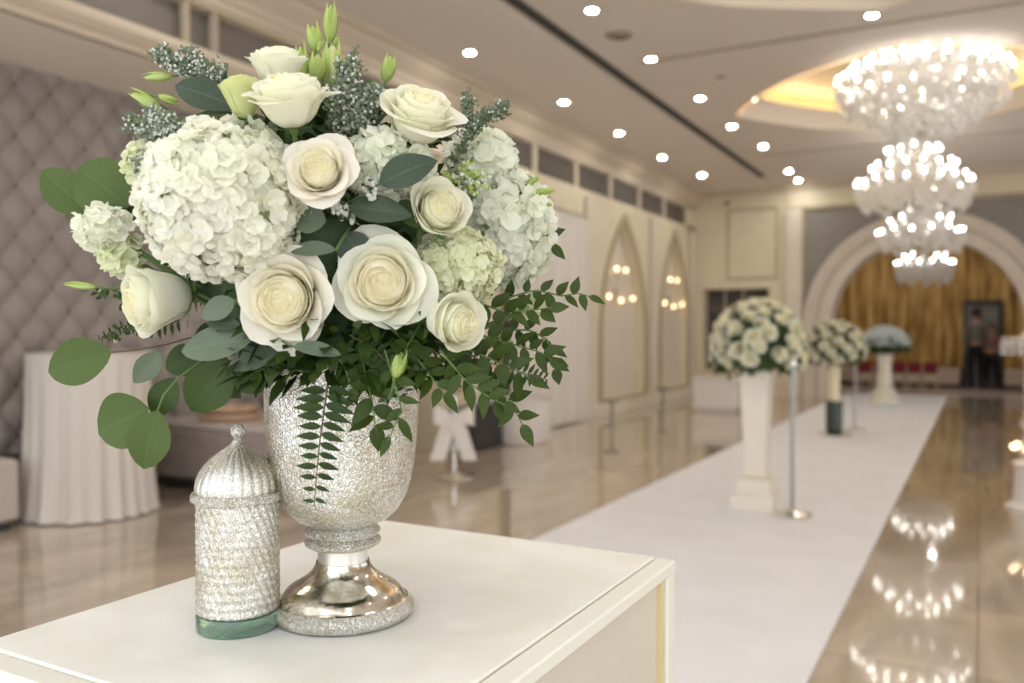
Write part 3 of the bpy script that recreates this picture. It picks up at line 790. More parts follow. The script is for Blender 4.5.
# white box by the far corner
wb = Vector((-3.65, 13.6, 0))
t = thing('white_counter', wb, 'low white counter box behind the nearest flower pedestal', 'counter')
MB().bbox(wb.x-.38, wb.x+.30, wb.y-.25, wb.y+.25, .04, .50, .01).build('body', M['whitebox'], t, smooth=False)
MB().bbox(wb.x-.40, wb.x+.32, wb.y-.27, wb.y+.27, .50, .53, .006).build('top', M['whitebox'], t, smooth=False)
MB().box(wb.x-.34, wb.x+.26, wb.y-.21, wb.y+.21, 0, .04).build('plinth', M['whitebox'], t, smooth=False)

# ------------------------------------------------------------------ petals, leaves, flowers
def basis(ax):
    """matrix whose z axis points along ax given as (right, up, toward camera)"""
    z = (RT*ax[0]+UP*ax[1]-FW*ax[2]).normalized()
    x = z.cross(Vector((.3, .2, .9)));
    if x.length < .1: x = z.cross(Vector((1, 0, 0)))
    x.normalize(); y = z.cross(x)
    return Matrix((x, y, z)).transposed()

def rose_petals(mb, layers, Rr, Hh, seed, nu=9, nv=8):
    rnd = random.Random(seed)
    for (rt_, zt, lip, span, phi) in layers:
        ph = rnd.uniform(-.12, .12); w1 = rnd.uniform(0, 6); skew = rnd.uniform(.03, .09)
        lipv = lip*rnd.uniform(.8, 1.25)
        def f(u, v):
            uu = 2*u-1
            vm = 1-.20*abs(uu)**2.6
            vv = v*vm
            q = math.sin(vv*PI/2*.98)
            r = rt_*(.10+.90*q**.75)
            z = -Hh+(zt+Hh)*(1-math.cos(vv*PI/2))**.8
            e = max(0, vv-.62)/.38
            r += lipv*e**1.8
            z -= lipv*.55*e**3.2
            r *= 1+skew*uu*(.5 if rt_ > .5 else 1.3)
            r += .012*math.sin(5*uu+w1)*v*v
            z += (.018*math.sin(4*uu+w1)+.012*math.sin(9*uu+w1*2))*v*v - .02*uu*uu*v
            # slight point at the petal tip
            r += lipv*.25*max(0, 1-abs(uu)*2.2)*e**3
            th = phi+ph+uu*span*(.35+.65*min(1, v*2.2))
            return Vector((r*math.cos(th), r*math.sin(th), z))*Rr
        mb.grid(f, nu, nv)

def make_rose(name_px, Rpx, ax, kind, lab, openness=1, d=None, seed=0, group='roses in the silver vase', mats=None, hscale=1, roll=0, depth_off=.35):
    c = name_px if isinstance(name_px, Vector) else dome(*name_px)
    dd = (c-CAM).dot(FW)
    Rr = Rpx*dd/FPX if d is None else d
    mo, mi, mm = mats or (M['rose_out'], M['rose_in'], M['rose_mid'])
    B = basis(ax).to_4x4() @ Matrix.Rotation(roll, 4, 'Z')
    c2 = c-(basis(ax) @ Vector((0, 0, 1)))*Rr*depth_off if depth_off else c
    X = Matrix.Translation(c2) @ B
    t = thing('rose', c2, lab, 'rose', group)
    Hh = .78*hscale
    inner = []; mid = []; outer = []
    n = 19
    for i in range(n):
        k = i/n
        inner.append((.06+.34*k, .34-.02*k+.012*math.sin(i*1.7), -.02-.015*k, 1.9-.75*k, i*2.4))
    n = 13
    for i in range(n):
        k = i/n
        mid.append((.395+.20*k*openness**.5, .325-.05*k+.012*math.sin(i*2.1), -.01+.12*k*openness, 1.4-.25*k, i*2.4+.7))
    n = 8 if openness > .6 else 6
    for i in range(n):
        k = i/n
        rr = .60+(.16*openness)*k; zt = .27-.26*k*openness
        outer.append((rr, zt, (.15+.17*k)*openness+.05, 1.15-.10*k, i*2.4+.3))
    Rr *= 1/(.76+.28*openness)
    for nm, ls, m_, s_ in (('outer_petals', outer, mo, 1), ('middle_petals', mid, mm, 2), ('inner_petals', inner, mi, 3)):
        mb = MB(); rose_petals(mb, ls, Rr, Hh, seed*10+s_, 11, 10); mb.xf(X); mb.build(nm, m_, t, angle=180)
    cm = MB(); cm.lathe([(.0001, -Hh), (.2, -Hh*.85), (.42, -.3), (.50, -.02), (.46, .13), (.34, .21), (.16, .26), (.0001, .29)], (0, 0, 0), 14, close=False)
    cm.v = [v*Rr for v in cm.v]; cm.xf(X); cm.build('bud_core', mi, t)
    # sepals and stem
    mb = MB()
    for k in range(5):
        a = k*2*PI/5
        def f(u, v):
            w = .09*math.sin(PI*min(1, v*.9+.1))*(2*u-1)
            r = .12+.50*v
            return Vector((r*math.cos(a)-w*math.sin(a), r*math.sin(a)+w*math.cos(a), -Hh-.02+.12*v*v))*Rr
        mb.grid(f, 3, 6)
    mb.lathe([(.02, -Hh-.22), (.10, -Hh-.12), (.13, -Hh), (.05, -Hh+.06)], (0, 0, 0), 10)
    mb.v = [v if i < 90 else v*Rr for i, v in enumerate(mb.v)]
    mb.xf(X)
    sp = mb.build('sepals', M['stem'], t)
    p0 = X @ Vector((0, 0, -(Hh+.15)*Rr)); p2 = VC+Vector((random.uniform(-.03, .03), random.uniform(-.03, .03), .03))
    pm = p0+(p2-p0)*.4+(X.to_3x3() @ Vector((0, 0, -1)))*.02
    MB().tube([p0, pm, p2], .0022, 6).build('stem', M['stem'], t)
    return t

# vase and bouquet placement
VB = P(343, 611, .9); VB.z = 1.0012      # foot of the vase on the table top
VC = VB+Vector((0, 0, .22))
BC = P(318, 222, .90)                     # bouquet centre
BR_ = Vector((.195, .195, .17))
def dome(px, py, k=1.0):
    r = (P(px, py, 1)-CAM)
    o = CAM-BC; A = BR_*k
    o2 = Vector((o.x/A.x, o.y/A.y, o.z/A.z)); r2 = Vector((r.x/A.x, r.y/A.y, r.z/A.z))
    a = r2.dot(r2); b = 2*o2.dot(r2); c = o2.dot(o2)-1; D = b*b-4*a*c
    tt = (-b-math.sqrt(D))/(2*a) if D > 0 else -b/(2*a)
    return CAM+r*tt

def hydrangea(px, py, rx, ry, ax, m, lab, fl=.0115, n=120, k=.92, seed=0, ragged=.06, fine=False):
    c = dome(px, py, k); dd = (c-CAM).dot(FW); s = dd/FPX
    Rx, Ry = rx*s, ry*s
    c = c+FW*min(Rx, Ry)*.62
    t = thing('hydrangea', c, lab, 'hydrangea', 'hydrangea heads in the silver vase')
    rnd = random.Random(seed+50)
    mb = MB(); out = basis(ax) @ Vector((0, 0, 1))
    Rz = (Rx+Ry)/2
    for i in range(n):
        zz = 1-2*(i+.5)/n; rr = math.sqrt(1-zz*zz); ph = i*2.39996+rnd.uniform(-.2, .2)
        nl = Vector((rr*math.cos(ph), rr*math.sin(ph), zz)).normalized()
        w = RT*nl.x*Rx+UP*nl.y*Ry-FW*nl.z*Rz
        nrm = (RT*nl.x/Rx+UP*nl.y/Ry-FW*nl.z/Rz).normalized()
        if nrm.dot(out) < -.55: continue
        lump = 1+ragged*noise.noise(nl*2.7+Vector((seed, 0, 0)))*2+rnd.uniform(-.04, .04)
        pc = c+w*lump
        nn = (nrm+Vector((rnd.uniform(-.45, .45), rnd.uniform(-.45, .45), rnd.uniform(-.45, .45)))).normalized()
        x = nn.cross(Vector((rnd.random(), rnd.random(), rnd.random()))).normalized(); y = nn.cross(x)
        f_ = fl*rnd.uniform(.8, 1.2)
        rot = rnd.uniform(0, PI)
        cup = rnd.uniform(.15, .8)
        for q in range(4):
            a = rot+q*PI/2
            dx = x*math.cos(a)+y*math.sin(a); dy = nn.cross(dx)
            def f(u, v):
                uu = 2*u-1; wv = .72*math.sin(PI*min(1, v*.78+.06))**.6
                h = cup*v*v-.25*uu*uu*wv+.10*math.sin(3*v+uu*2+q)
                return pc+dx*(v*f_)+dy*(uu*wv*f_*.95)+nn*(h*f_*.8)
            mb.grid(f, 4, 4)
    mb.build('florets', m, t, angle=180)
    core = MB(); core.ball((0, 0, 0), 1, 20, 12)
    core.v = [c+RT*v.x*Rx*.86+UP*v.y*Ry*.86-FW*v.z*Rz*.86 for v in core.v]
    core.build('flower_core', M['hydcore'], t)
    MB().tube([c, (c+VC)/2+Vector((0, 0, .01)), VC], .003, 6).build('stem', M['stem'], t)
    return t

def leaf_mb(base, tip, wid, nrm, bend=.15, fold=.12, shape='round', nu=9, nv=9, mb=None, wav=.0):
    """leaf from base to tip; wid = half width; UV u along, v across"""
    base, tip = Vector(base), Vector(tip); ax = tip-base; L_ = ax.length; ax.normalize()
    nrm = Vector(nrm); side = ax.cross(nrm).normalized(); nrm = side.cross(ax).normalized()
    mb = mb or MB()
    def f(u, v):
        uu = 2*v-1
        if shape == 'round': w = math.sin(PI*min(1, max(0, u)))**.62*(1+.08*math.sin(PI*u))
        elif shape == 'oval': w = math.sin(PI*u**.85)**.8
        else: w = math.sin(PI*u**.75)**1.05*(1-.15*u)
        if 0 < u < 1: w = max(w, .02)
        h = bend*L_*4*u*(1-u)*.25+fold*abs(uu)*w*wid-bend*L_*.5*u*u+wav*wid*math.sin(u*8+uu*2)*abs(uu)
        return base+ax*(u*L_)+side*(uu*w*wid)+nrm*h
    mb.grid(f, nu, nv)
    return mb

def sprig(name, lab, cat, group, leaves, stems, m, sm='stem', k_=1.02, label_parts=None):
    """leaves: (bx,by,tx,ty,halfwidth px, depth, tilt(right,up), shape, [mat])"""
    l0 = leaves[0]; o = P(l0[0], l0[1], l0[5])
    t = thing(name, o, lab, cat, group)
    for L0 in leaves:
        bx, by, tx, ty, hw, d, tl, sh = L0[:8]
        b = P(bx, by, d); tt = P(tx, ty, d+L0[9] if len(L0) > 9 else d)
        n = -FW+RT*tl[0]+UP*tl[1]
        leaf_mb(b, tt, hw*d/FPX, n, shape=sh, nu=13, nv=9).build('leaf', L0[8] if len(L0) > 8 and L0[8] else m, t, angle=180)
    mb = MB()
    for pts in stems:
        mb.tube([P(*p) for p in pts], .0013, 6, .0008)
    if mb.v: mb.build('twig', M[sm], t)
    return t

# ------------------------------------------------------------------ foreground table
TX0, TX1, TY0, TY1, TZ = -.838, -.347, .435, 1.075, 1.0
t = thing('display_table', ((TX0+TX1)/2, (TY0+TY1)/2, 0), 'square ivory leather-topped display table carrying the silver vase and jar', 'table')
E_ = .026
MB().bbox(TX0, TX1-E_-.002, TY0+E_+.002, TY1, TZ-.017, TZ, .002).build('top_panel', M['suede'], t, smooth=False)
MB().bbox(TX0, TX1-E_, TY0, TY0+E_, TZ-.017, TZ-.001, .002).bbox(TX1-E_, TX1, TY0, TY1, TZ-.017, TZ-.001, .002).build('top_border', M['suede_edge'], t, smooth=False)
for (x0, x1, y0, y1) in ((TX1-.030, TX1-.012, TY0+.03, TY1-.03), (TX0+.012, TX0+.030, TY0+.03, TY1-.03)):
    MB().box(x0, x1, y0, y1, .03, TZ-.017).build('side_panel', M['suede_side'], t, smooth=False)
for (x0, x1, y0, y1) in ((TX0+.03, TX1-.03, TY1-.030, TY1-.012), (TX0+.03, TX1-.03, TY0+.012, TY0+.030)):
    MB().box(x0, x1, y0, y1, .03, TZ-.017).build('side_panel', M['suede_side'], t, smooth=False)
for (x, y) in ((TX0, TY0), (TX1-.03, TY0), (TX0, TY1-.03), (TX1-.03, TY1-.03)):
    MB().bbox(x+.001, x+.029, y+.001, y+.029, .0, TZ-.0175, .002).build('corner_post', M['suede_edge'], t, smooth=False)
    
# thin gold strips beside the right-hand posts
MB().box(TX1-.014, TX1-.006, TY1-.040, TY1-.031, .03, TZ-.019).build('gold_strip', M['gold_edge'], t, smooth=False)

# ------------------------------------------------------------------ silver vase
t = thing('silver_vase', VB, 'tall footed crackled silver glass vase holding the bouquet', 'vase')
def bead(n, amp):
    return lambda a, z, r: 1+amp*math.cos(n*a)
MB().lathe([(.0001, 0), (.071, 0), (.074, .004), (.0745, .009), (.072, .0135), (.068, .0165)], VB, 120, bead(60, .006), close=False).build('beaded_edge', M['collar_merc'], t)
MB().lathe([(.068, .0160), (.066, .0175), (.0645, .020), (.062, .0235), (.059, .027), (.053, .031), (.044, .036), (.036, .042), (.031, .048), (.0285, .053), (.0275, .056)], VB, 64, close=False).build('foot', M['foot_merc'], t)
MB().lathe([(.0265, .055), (.026, .06), (.026, .071)], VB, 40, close=False).build('neck', mat('pale_neck', (.80, .77, .70), .3, .6), t)
MB().lathe([(.026, .070), (.034, .071), (.039, .074), (.040, .078), (.036, .081), (.034, .082), (.038, .084), (.0395, .088), (.036, .092), (.030, .094)], VB, 100, bead(44, .008), close=False).build('collar', M['collar_merc'], t)
bowl = [(.028, .093), (.036, .095), (.048, .101), (.058, .110), (.066, .123), (.0715, .140), (.0755, .160), (.078, .185), (.0795, .21), (.080, .235), (.0795, .258), (.0805, .262), (.079, .265), (.0765, .262), (.0765, .235), (.075, .19), (.07, .145), (.055, .115), (.0001, .10)]
MB().lathe(bowl, VB, 96, close=False).build('bowl', M['vase_merc'], t, angle=60)

# ------------------------------------------------------------------ silver jar
JB = P(238.5, 629, .862); JB.z = TZ+.0008
t = thing('silver_jar', JB, 'domed silver mercury-glass jar on a green glass base left of the vase', 'jar')
MB().lathe([(.0001, 0), (.0395, 0), (.041, .002), (.041, .015), (.0400, .0165), (.0001, .0165)], JB, 64, close=False).build('glass_base', M['greenglass'], t, label='translucent green glass base')
tw = lambda a, z, r: 1+.014*math.cos(30*a+z*330)
MB().lathe([(.0385, .0165)]+[(.0402+.0004*math.sin(k), .018+.109*k/80) for k in range(81)]+[(.038, .129)], JB, 208, tw, close=False).build('body', M['jar_merc'], t, angle=180)
lid = MB().lathe([(.038, .128), (.0445, .1285), (.0455, .131), (.0455, .134), (.044, .1365), (.040, .137)], JB, 90, bead(45, .006), close=False).build('lid_rim', M['collar_merc'], t)
rib = lambda a, z, r: 1+.035*abs(math.cos(13*a))-.02
MB().lathe([(.0405, .1365), (.0415, .141), (.0408, .147), (.038, .155), (.033, .163), (.0265, .170), (.019, .176), (.012, .1805), (.007, .184), (.005, .188)], JB, 208, rib, close=False).build('lid', M['lid_merc'], t, angle=180)
MB().lathe([(.005, .187), (.0035, .190), (.005, .192), (.0065, .195), (.0068, .198), (.0055, .202), (.003, .2045), (.0001, .2052)], JB, 40, lambda a, z, r: 1+.10*math.cos(8*a+z*500), close=False).build('finial', M['collar_merc'], t)

# ------------------------------------------------------------------ roses
W3 = (M['rosew_out'], M['rosew_in'], M['rosew_out'])
BL3 = (M['rosep_out'], M['rose_in'], M['rose_mid'])
G3 = (M['roseg_out'], M['roseg_out'], M['roseg_out'])
make_rose((277, 300), 54, (-.08, -.10, 1), 0, 'wide-open cream rose with golden heart, lower left of the two largest', 1, seed=3)
make_rose((381, 281), 53, (.05, -.02, 1), 0, 'wide-open cream rose, larger right-hand one above the vase rim', 1, seed=5, roll=1, mats=(M['rosew_out'], M['rose_in'], M['rose_mid']))
make_rose((316, 164), 39, (.0, .22, 1), 0, 'open blush-cream rose at the centre of the bouquet below the top white rose', .95, seed=8, mats=BL3)
make_rose((441, 208), 35, (.40, .25, .80), 0, 'half-open cream rose right of the dark green leaves', .45, seed=11, mats=W3, hscale=1.2, depth_off=0)
make_rose(P(457, 322, .762), 35, (.70, -.10, .70), 0, 'half-open cream rose at lower right above the ruscus leaves', .4, seed=13, mats=W3, hscale=1.3, depth_off=-.1)
make_rose((289, 98), 47, (-.05, .93, .42), 0, 'large white rose seen from the side at the top centre of the bouquet', .9, seed=17, mats=W3, hscale=1.0, depth_off=-.15)
make_rose((418, 119), 47, (.25, .78, .55), 0, 'large fluffy white rose at upper right beside the dusty green spray', .95, seed=19, mats=W3, depth_off=-.25)
make_rose((150, 300, 1.0), 42, (-.72, -.2, .65), 0, 'white rose facing left below the big hydrangea', .5, seed=23, mats=W3, hscale=1.3, depth_off=-.15)
make_rose((237, 78), 23, (-.2, 1, .2), 0, 'yellow-green rosebud standing upright at the top left', .2, seed=29, mats=G3, hscale=1.5)
make_rose((277, 60), 34, (0, .95, .3), 0, 'white rose at the very top partly hidden behind the green buds', .6, seed=31, mats=W3, depth_off=.0)

# ------------------------------------------------------------------ hydrangeas
hydrangea(212, 193, 84, 79, (-.3, .2, 1), M['hyd'], 'huge round white hydrangea head filling the left side of the bouquet', .0080, 900, .93, 1)
hydrangea(384, 163, 44, 36, (.1, .5, .9), M['hydp'], 'small greenish-white hydrangea between the centre rose and fluffy white rose', .0075, 230, .84, 2)
hydrangea(507, 226, 43, 58, (.6, .2, .7), M['hydp'], 'tall white hydrangea head on the right side of the bouquet', .0098, 330, .96, 3, .1)
hydrangea(452, 266, 44, 38, (.3, 0, 1), M['hydg'], 'fine-petalled greenish-white hydrangea under the half-open cream rose', .0065, 420, .95, 4, .1)
hydrangea(480, 158, 32, 30, (.4, .6, .6), M['hydp'], 'little white hydrangea at upper right below the dusty sprig', .010, 90, .92, 5)
hydrangea(99, 227, 22, 20, (-.7, .1, .6), M['hyd'], 'small ruffled white blossom head at far left under the round leaves', .009, 60, .98, 6, .1)
hydrangea(118, 252, 20, 18, (-.7, 0, .6), M['hydg'], 'small greenish blossom head at far left above the left-facing rose', .009, 50, .97, 7, .1)
hydrangea(142, 163, 18, 22, (-.7, .4, .6), M['hydg'], 'small pale blossom head between the round leaves and the big hydrangea', .008, 50, .95, 8, .1)
hydrangea(535, 306, 14, 10, (.7, 0, .6), M['hydg'], 'tiny pale blossom cluster at right among the ruscus leaves', .006, 40, 1.0, 9, .1)

# ------------------------------------------------------------------ eucalyptus and broad leaves
EG = 'round-leaved eucalyptus sprigs in the bouquet'
D0 = .80
sprig('eucalyptus_sprig', 'eucalyptus sprig with two round green leaves at the far upper left', 'leafy sprig', EG,
      [(93, 216, 40, 168, 19, .86, (.1, .1), 'round'), (129, 207, 76, 165, 27, .84, (0, .1), 'round'), (127, 228, 128, 196, 9, .85, (.5, 0), 'round', M['eucmid'])],
      [[(93, 216, .86), (112, 206, .86), (140, 215, .87), (170, 235, .88)]], M['euc'])
sprig('eucalyptus_sprig', 'eucalyptus sprig with one broad green leaf on a bare twig at the far left', 'leafy sprig', EG,
      [(112, 352, 45, 372, 22, .82, (.0, .1), 'round')], [[(112, 352, .82), (135, 350, .82), (165, 345, .82), (200, 335, .84)]], M['euc'], sm='stem_brown')
sprig('eucalyptus_sprig', 'eucalyptus sprig drooping lowest at left with big round green leaves', 'leafy sprig', EG,
      [(149, 408, 96, 434, 27, .815, (-.1, .15), 'round'), (158, 410, 142, 470, 20, .80, (.1, .1), 'round', M['euc']), (176, 378, 152, 416, 14, .83, (.3, .3), 'round', M['eucmid']),
       (160, 352, 133, 384, 12, .81, (.7, .4), 'oval', M['eucblue'])],
      [[(158, 410, .80), (163, 396, .80), (178, 378, .81), (200, 362, .82), (225, 350, .84)]], M['euc'])
sprig('eucalyptus_sprig', 'eucalyptus sprig with two silvery leaves under the left large cream rose', 'leafy sprig', EG,
      [(252, 340, 179, 349, 18, .765, (.0, .5), 'round', M['eucblue']), (280, 345, 226, 368, 15, .785, (.1, .3), 'oval', M['eucblue'])],
      [[(252, 340, .765), (275, 342, .78), (300, 345, .81)]], M['eucblue'])
sprig('eucalyptus_sprig', 'eucalyptus sprig with dim green leaves hanging above the silver jar', 'leafy sprig', EG,
      [(228, 360, 190, 412, 22, .83, (.2, -.1), 'round', M['eucmid']), (240, 366, 262, 392, 15, .82, (0, .1), 'round', M['eucmid']), (205, 352, 164, 368, 15, .85, (.1, .1), 'round', M['eucmid']), (190, 350, 240, 398, 20, .87, (.1, .1), 'oval', M['ruscus'])],
      [[(205, 352, .84), (235, 355, .84), (270, 360, .85)]], M['eucmid'])
sprig('eucalyptus_sprig', 'eucalyptus sprig with two dark glossy leaves beside the half-open cream rose', 'leafy sprig', EG,
      [(379, 184, 437, 158, 19, .745, (-.1, .3), 'oval', M['eucdark']), (348, 207, 412, 214, 16, .75, (.1, .4), 'oval', M['eucdark']), (400, 200, 420, 228, 11, .77, (0, 0), 'oval', M['ruscus'])],
      [[(379, 184, .745), (360, 196, .755), (340, 208, .77)]], M['eucdark'])
sprig('eucalyptus_sprig', 'eucalyptus sprig with two small silvery leaves in the gap right of the big hydrangea', 'leafy sprig', EG,
      [(326, 222, 293, 216, 15, .755, (.1, .2), 'round', M['eucblue']), (336, 250, 289, 249, 9, .75, (0, .6), 'round', M['eucblue']), (345, 232, 362, 262, 16, .77, (0, .0), 'round', M['eucdark']), (322, 205, 350, 195, 12, .77, (0, 0), 'round', M['eucmid'])],
      [[(336, 250, .75), (345, 235, .76), (352, 225, .78)]], M['eucblue'])
sprig('eucalyptus_sprig', 'eucalyptus sprig with one long blue-grey leaf at the upper left edge', 'leafy sprig', EG,
      [(175, 85, 240, 107, 17, .80, (-.2, .3), 'oval', M['eucdark']), (192, 118, 238, 112, 7, .80, (0, .8), 'oval', M['eucmid'])],
      [[(238, 108, .80), (250, 118, .82)]], M['eucdark'])
sprig('eucalyptus_sprig', 'eucalyptus sprig with pale leaves tucked between the left-facing and left large rose', 'leafy sprig', EG,
      [(235, 300, 200, 318, 12, .76, (.2, .2), 'oval', M['eucblue']), (240, 325, 205, 322, 8, .765, (0, .4), 'oval', M['eucdark'])],
      [[(235, 300, .76), (245, 310, .77)]], M['eucblue'])
sprig('eucalyptus_sprig', 'eucalyptus sprig with one narrow silvery leaf just below the gap of the two large roses', 'leafy sprig', EG,
      [(292, 346, 341, 353, 8, .745, (0, .7), 'round', M['eucblue'])], [[(292, 346, .745), (280, 340, .76)]], M['eucblue'])

# ruscus sprigs (paired pointed leaves)
def ruscus(pts, lab, n, ll, lw, m=None, cat='leafy sprig', group='pointed-leaf ruscus sprigs in the bouquet', seed=0, name='ruscus_sprig', spread=1.0, parts=True):
    rnd = random.Random(seed); P3 = [P(*p) for p in pts]
    t = thing(name, P3[0], lab, cat, group)
    # resample
    L_ = [0]
    for a, b in zip(P3, P3[1:]): L_.append(L_[-1]+(b-a).length)
    def at(s):
        s *= L_[-1]
        for k in range(len(P3)-1):
            if s <= L_[k+1]+1e-9:
                q = (s-L_[k])/(L_[k+1]-L_[k]); return P3[k].lerp(P3[k+1], q), (P3[k+1]-P3[k]).normalized()
        return P3[-1], (P3[-1]-P3[-2]).normalized()
    MB().tube([at(k/12)[0] for k in range(13)], .0013, 6, .0006).build('twig', M['stem'], t)
    for i in range(n):
        s = .06+.94*(i+.5)/n; p, tg = at(s)
        sd = 1 if i % 2 else -1
        s2 = tg.cross(-FW).normalized()*sd
        dr = (tg*(.55+rnd.uniform(-.2, .2))+s2*spread*rnd.uniform(.6, 1)-FW*rnd.uniform(-.35, .35)).normalized()
        if i == n-1: dr = tg
        nn = -FW+RT*rnd.uniform(-.5, .5)+UP*rnd.uniform(-.1, .8)
        l_ = ll*rnd.uniform(.8, 1.15)/FPX*.8; 
        leaf_mb(p, p+dr*l_, lw/FPX*.8*rnd.uniform(.85, 1.1), nn, .12, .15, 'point', 9, 5).build('leaf', m or M['ruscus'], t, angle=180)
    return t
RS = [
 ([(500, 300, .88), (535, 290, .88), (562, 296, .88), (580, 293, .88), (592, 298, .88)], 'ruscus sprig reaching farthest right past the tall hydrangea', 9, 26, 8, 1),
 ([(430, 330, .80), (470, 350, .80), (505, 365, .80), (530, 378, .80)], 'ruscus sprig spreading right just below the lower right rose', 9, 34, 10, 2),
 ([(440, 350, .78), (465, 380, .78), (490, 398, .78), (505, 405, .78)], 'ruscus sprig drooping right beside the vase rim', 9, 32, 9, 3),
 ([(480, 335, .84), (515, 345, .84), (540, 352, .84), (552, 360, .84)], 'ruscus sprig ending in the pale gap right of the lower right rose', 8, 30, 9, 4),
 ([(470, 300, .85), (505, 312, .84), (530, 310, .84), (552, 308, .84)], 'dense dark ruscus sprig directly under the tall hydrangea', 9, 30, 9, 5),
 ([(360, 345, .78), (365, 375, .775), (372, 400, .77), (376, 430, .77)], 'ruscus sprig hanging straight down over the vase bowl', 7, 40, 11, 6),
 ([(385, 350, .77), (395, 385, .765), (402, 410, .765), (388, 440, .765)], 'ruscus sprig with narrow leaves hanging at the right of the vase bowl', 7, 32, 7, 7),
 ([(410, 350, .78), (430, 375, .78), (445, 395, .78)], 'short ruscus sprig over the right shoulder of the vase', 7, 30, 9, 8),
 ([(500, 330, .86), (530, 330, .86), (548, 340, .86), (556, 372, .86)], 'ruscus sprig curling down at the right edge of the greenery', 8, 26, 8, 9),
 ([(455, 360, .82), (485, 385, .82), (510, 400, .82), (524, 428, .82)], 'ruscus sprig with the lowest pair of leaves at right', 8, 32, 9, 10),
 ([(300, 350, .79), (270, 365, .79), (250, 375, .79)], 'short ruscus sprig behind the silvery leaves above the jar', 6, 28, 8, 11),
 ([(330, 345, .77), (345, 368, .77), (352, 390, .77)], 'short ruscus sprig at the middle of the vase rim', 6, 28, 8, 12),
 ([(420, 325, .80), (405, 350, .78), (400, 375, .77)], 'ruscus sprig between the right large rose and the lower right rose', 7, 26, 8, 13),
]
for pts, lab, n, ll, lw, sd in RS: ruscus(pts, lab, n+2, ll*.82, lw*.72, seed=sd)
ruscus([(540, 232, .92), (548, 240, .92), (555, 248, .92)], 'single dark ruscus tip poking out right of the tall hydrangea', 2, 24, 7, seed=21)
# hanging fern frond
def fern(pts, lab, n, l0, l1, seed=0):
    P3 = [P(*p) for p in pts]; t = thing('fern_frond', P3[0], lab, 'fern', 'fern fronds in the bouquet')
    MB().tube(P3, .0009, 6, .0005).build('midrib', M['stem_brown'], t)
    mb = MB(); rnd = random.Random(seed); N_ = len(P3)-1
    for i in range(n):
        s = (i+.5)/n*N_; k = min(int(s), N_-1); p = P3[k].lerp(P3[k+1], s-k); tg = (P3[k+1]-P3[k]).normalized()
        l_ = (l0+(l1-l0)*(i/n)**1.6)/FPX*.77*rnd.uniform(.88, 1.08)
        for sd in (-1, 1):
            s2 = tg.cross(-FW).normalized()*sd
            dr = (s2-tg*(-.25)+FW*rnd.uniform(-.15, .25)).normalized()
            dr = (dr+Vector((0, 0, .10))).normalized()
            leaf_mb(p+tg*.0015*sd, p+dr*l_, l_*.17, -FW+UP*.3+RT*rnd.uniform(-.3, .3), .18, .2, 'point', 7, 5, mb)
    mb.build('leaflets', M['fern'], t, angle=180)
    return t
fern([(328, 385, .765), (324, 410, .76), (320, 440, .758), (317, 470, .76), (314, 506, .765)], 'dark fern frond hanging straight down the front of the vase', 12, 31, 11, 1)
fern([(180, 320, .88), (150, 330, .87), (125, 325, .87), (98, 340, .87)], 'thin light fern frond poking out at lower left under the left-facing rose', 14, 14, 5, 2)
fern([(450, 345, .80), (480, 360, .80), (520, 372, .80), (548, 380, .80)], 'fine fern frond in the greenery right of the vase rim', 16, 22, 8, 3)
fern([(350, 335, .78), (375, 350, .775), (395, 370, .77), (408, 395, .77)], 'fern frond curling over the vase rim at right', 12, 22, 8, 4)

# dusty sprays
def spray(stems, lab, name='dusty_spray', m='filler', n=60, s=4.2, seed=0, ball=None, wfrac=.25, branch=14):
    rnd = random.Random(seed); o = P(*stems[0][0])
    t = thing(name, o, lab, 'filler sprig', 'dusty green filler sprays in the bouquet')
    tw = MB(); lf = MB(); wh = MB()
    for pts in stems:
        P3 = [P(*p) for p in pts]; tw.tube(P3, .0009, 5, .0005)
        for i in range(int(n*1.15)):
            sI = rnd.random()**.8*(len(P3)-1); k = min(int(sI), len(P3)-2); p = P3[k].lerp(P3[k+1], sI-k)
            tg = (P3[k+1]-P3[k]).normalized()
            off = Vector((rnd.gauss(0, 1), rnd.gauss(0, 1), rnd.gauss(0, 1))); off = (off-tg*off.dot(tg)*.4).normalized()
            e = p+(off+tg*.5)*(branch*rnd.uniform(.3, 1)/FPX*.8)
            tw.tube([p, e], .0004, 3)
            for j in range(4):
                q = p.lerp(e, .45+.18*j)
                if rnd.random() < wfrac:
                    wh.ball(q+Vector((rnd.uniform(-1, 1), rnd.uniform(-1, 1), rnd.uniform(-1, 1)))*.001, s*.33/FPX*.8, 5, 4)
                else:
                    dr = Vector((rnd.uniform(-1, 1), rnd.uniform(-1, 1), rnd.uniform(-.6, 1))).normalized()
                    leaf_mb(q, q+dr*s/FPX*.8, s*.3/FPX*.8, -FW+dr.cross(UP)*.3, .1, .1, 'oval', 4, 3, lf)
    tw.build('twigs', M['stem'], t)
    lf.build('leaflets', M[m], t, angle=180)
    if wh.v: wh.build('blossoms', M['fillerw'], t)
    return t
spray([[(352, 140, .79), (355, 110, .79), (352, 82, .80), (348, 66, .80)], [(358, 135, .79), (368, 108, .79), (378, 96, .79)], [(345, 138, .79), (340, 115, .79), (336, 92, .79)]], 'dense dusty grey-green spray between the two upper white roses', n=170, s=5.2, seed=1, wfrac=.22, branch=17)
spray([[(455, 165, .86), (466, 140, .86), (470, 118, .86), (468, 97, .86)], [(466, 138, .86), (482, 118, .86), (505, 107, .86)]], 'dusty grey-green sprig sticking up at the upper right edge', n=100, s=5, seed=2, wfrac=.08, branch=11)
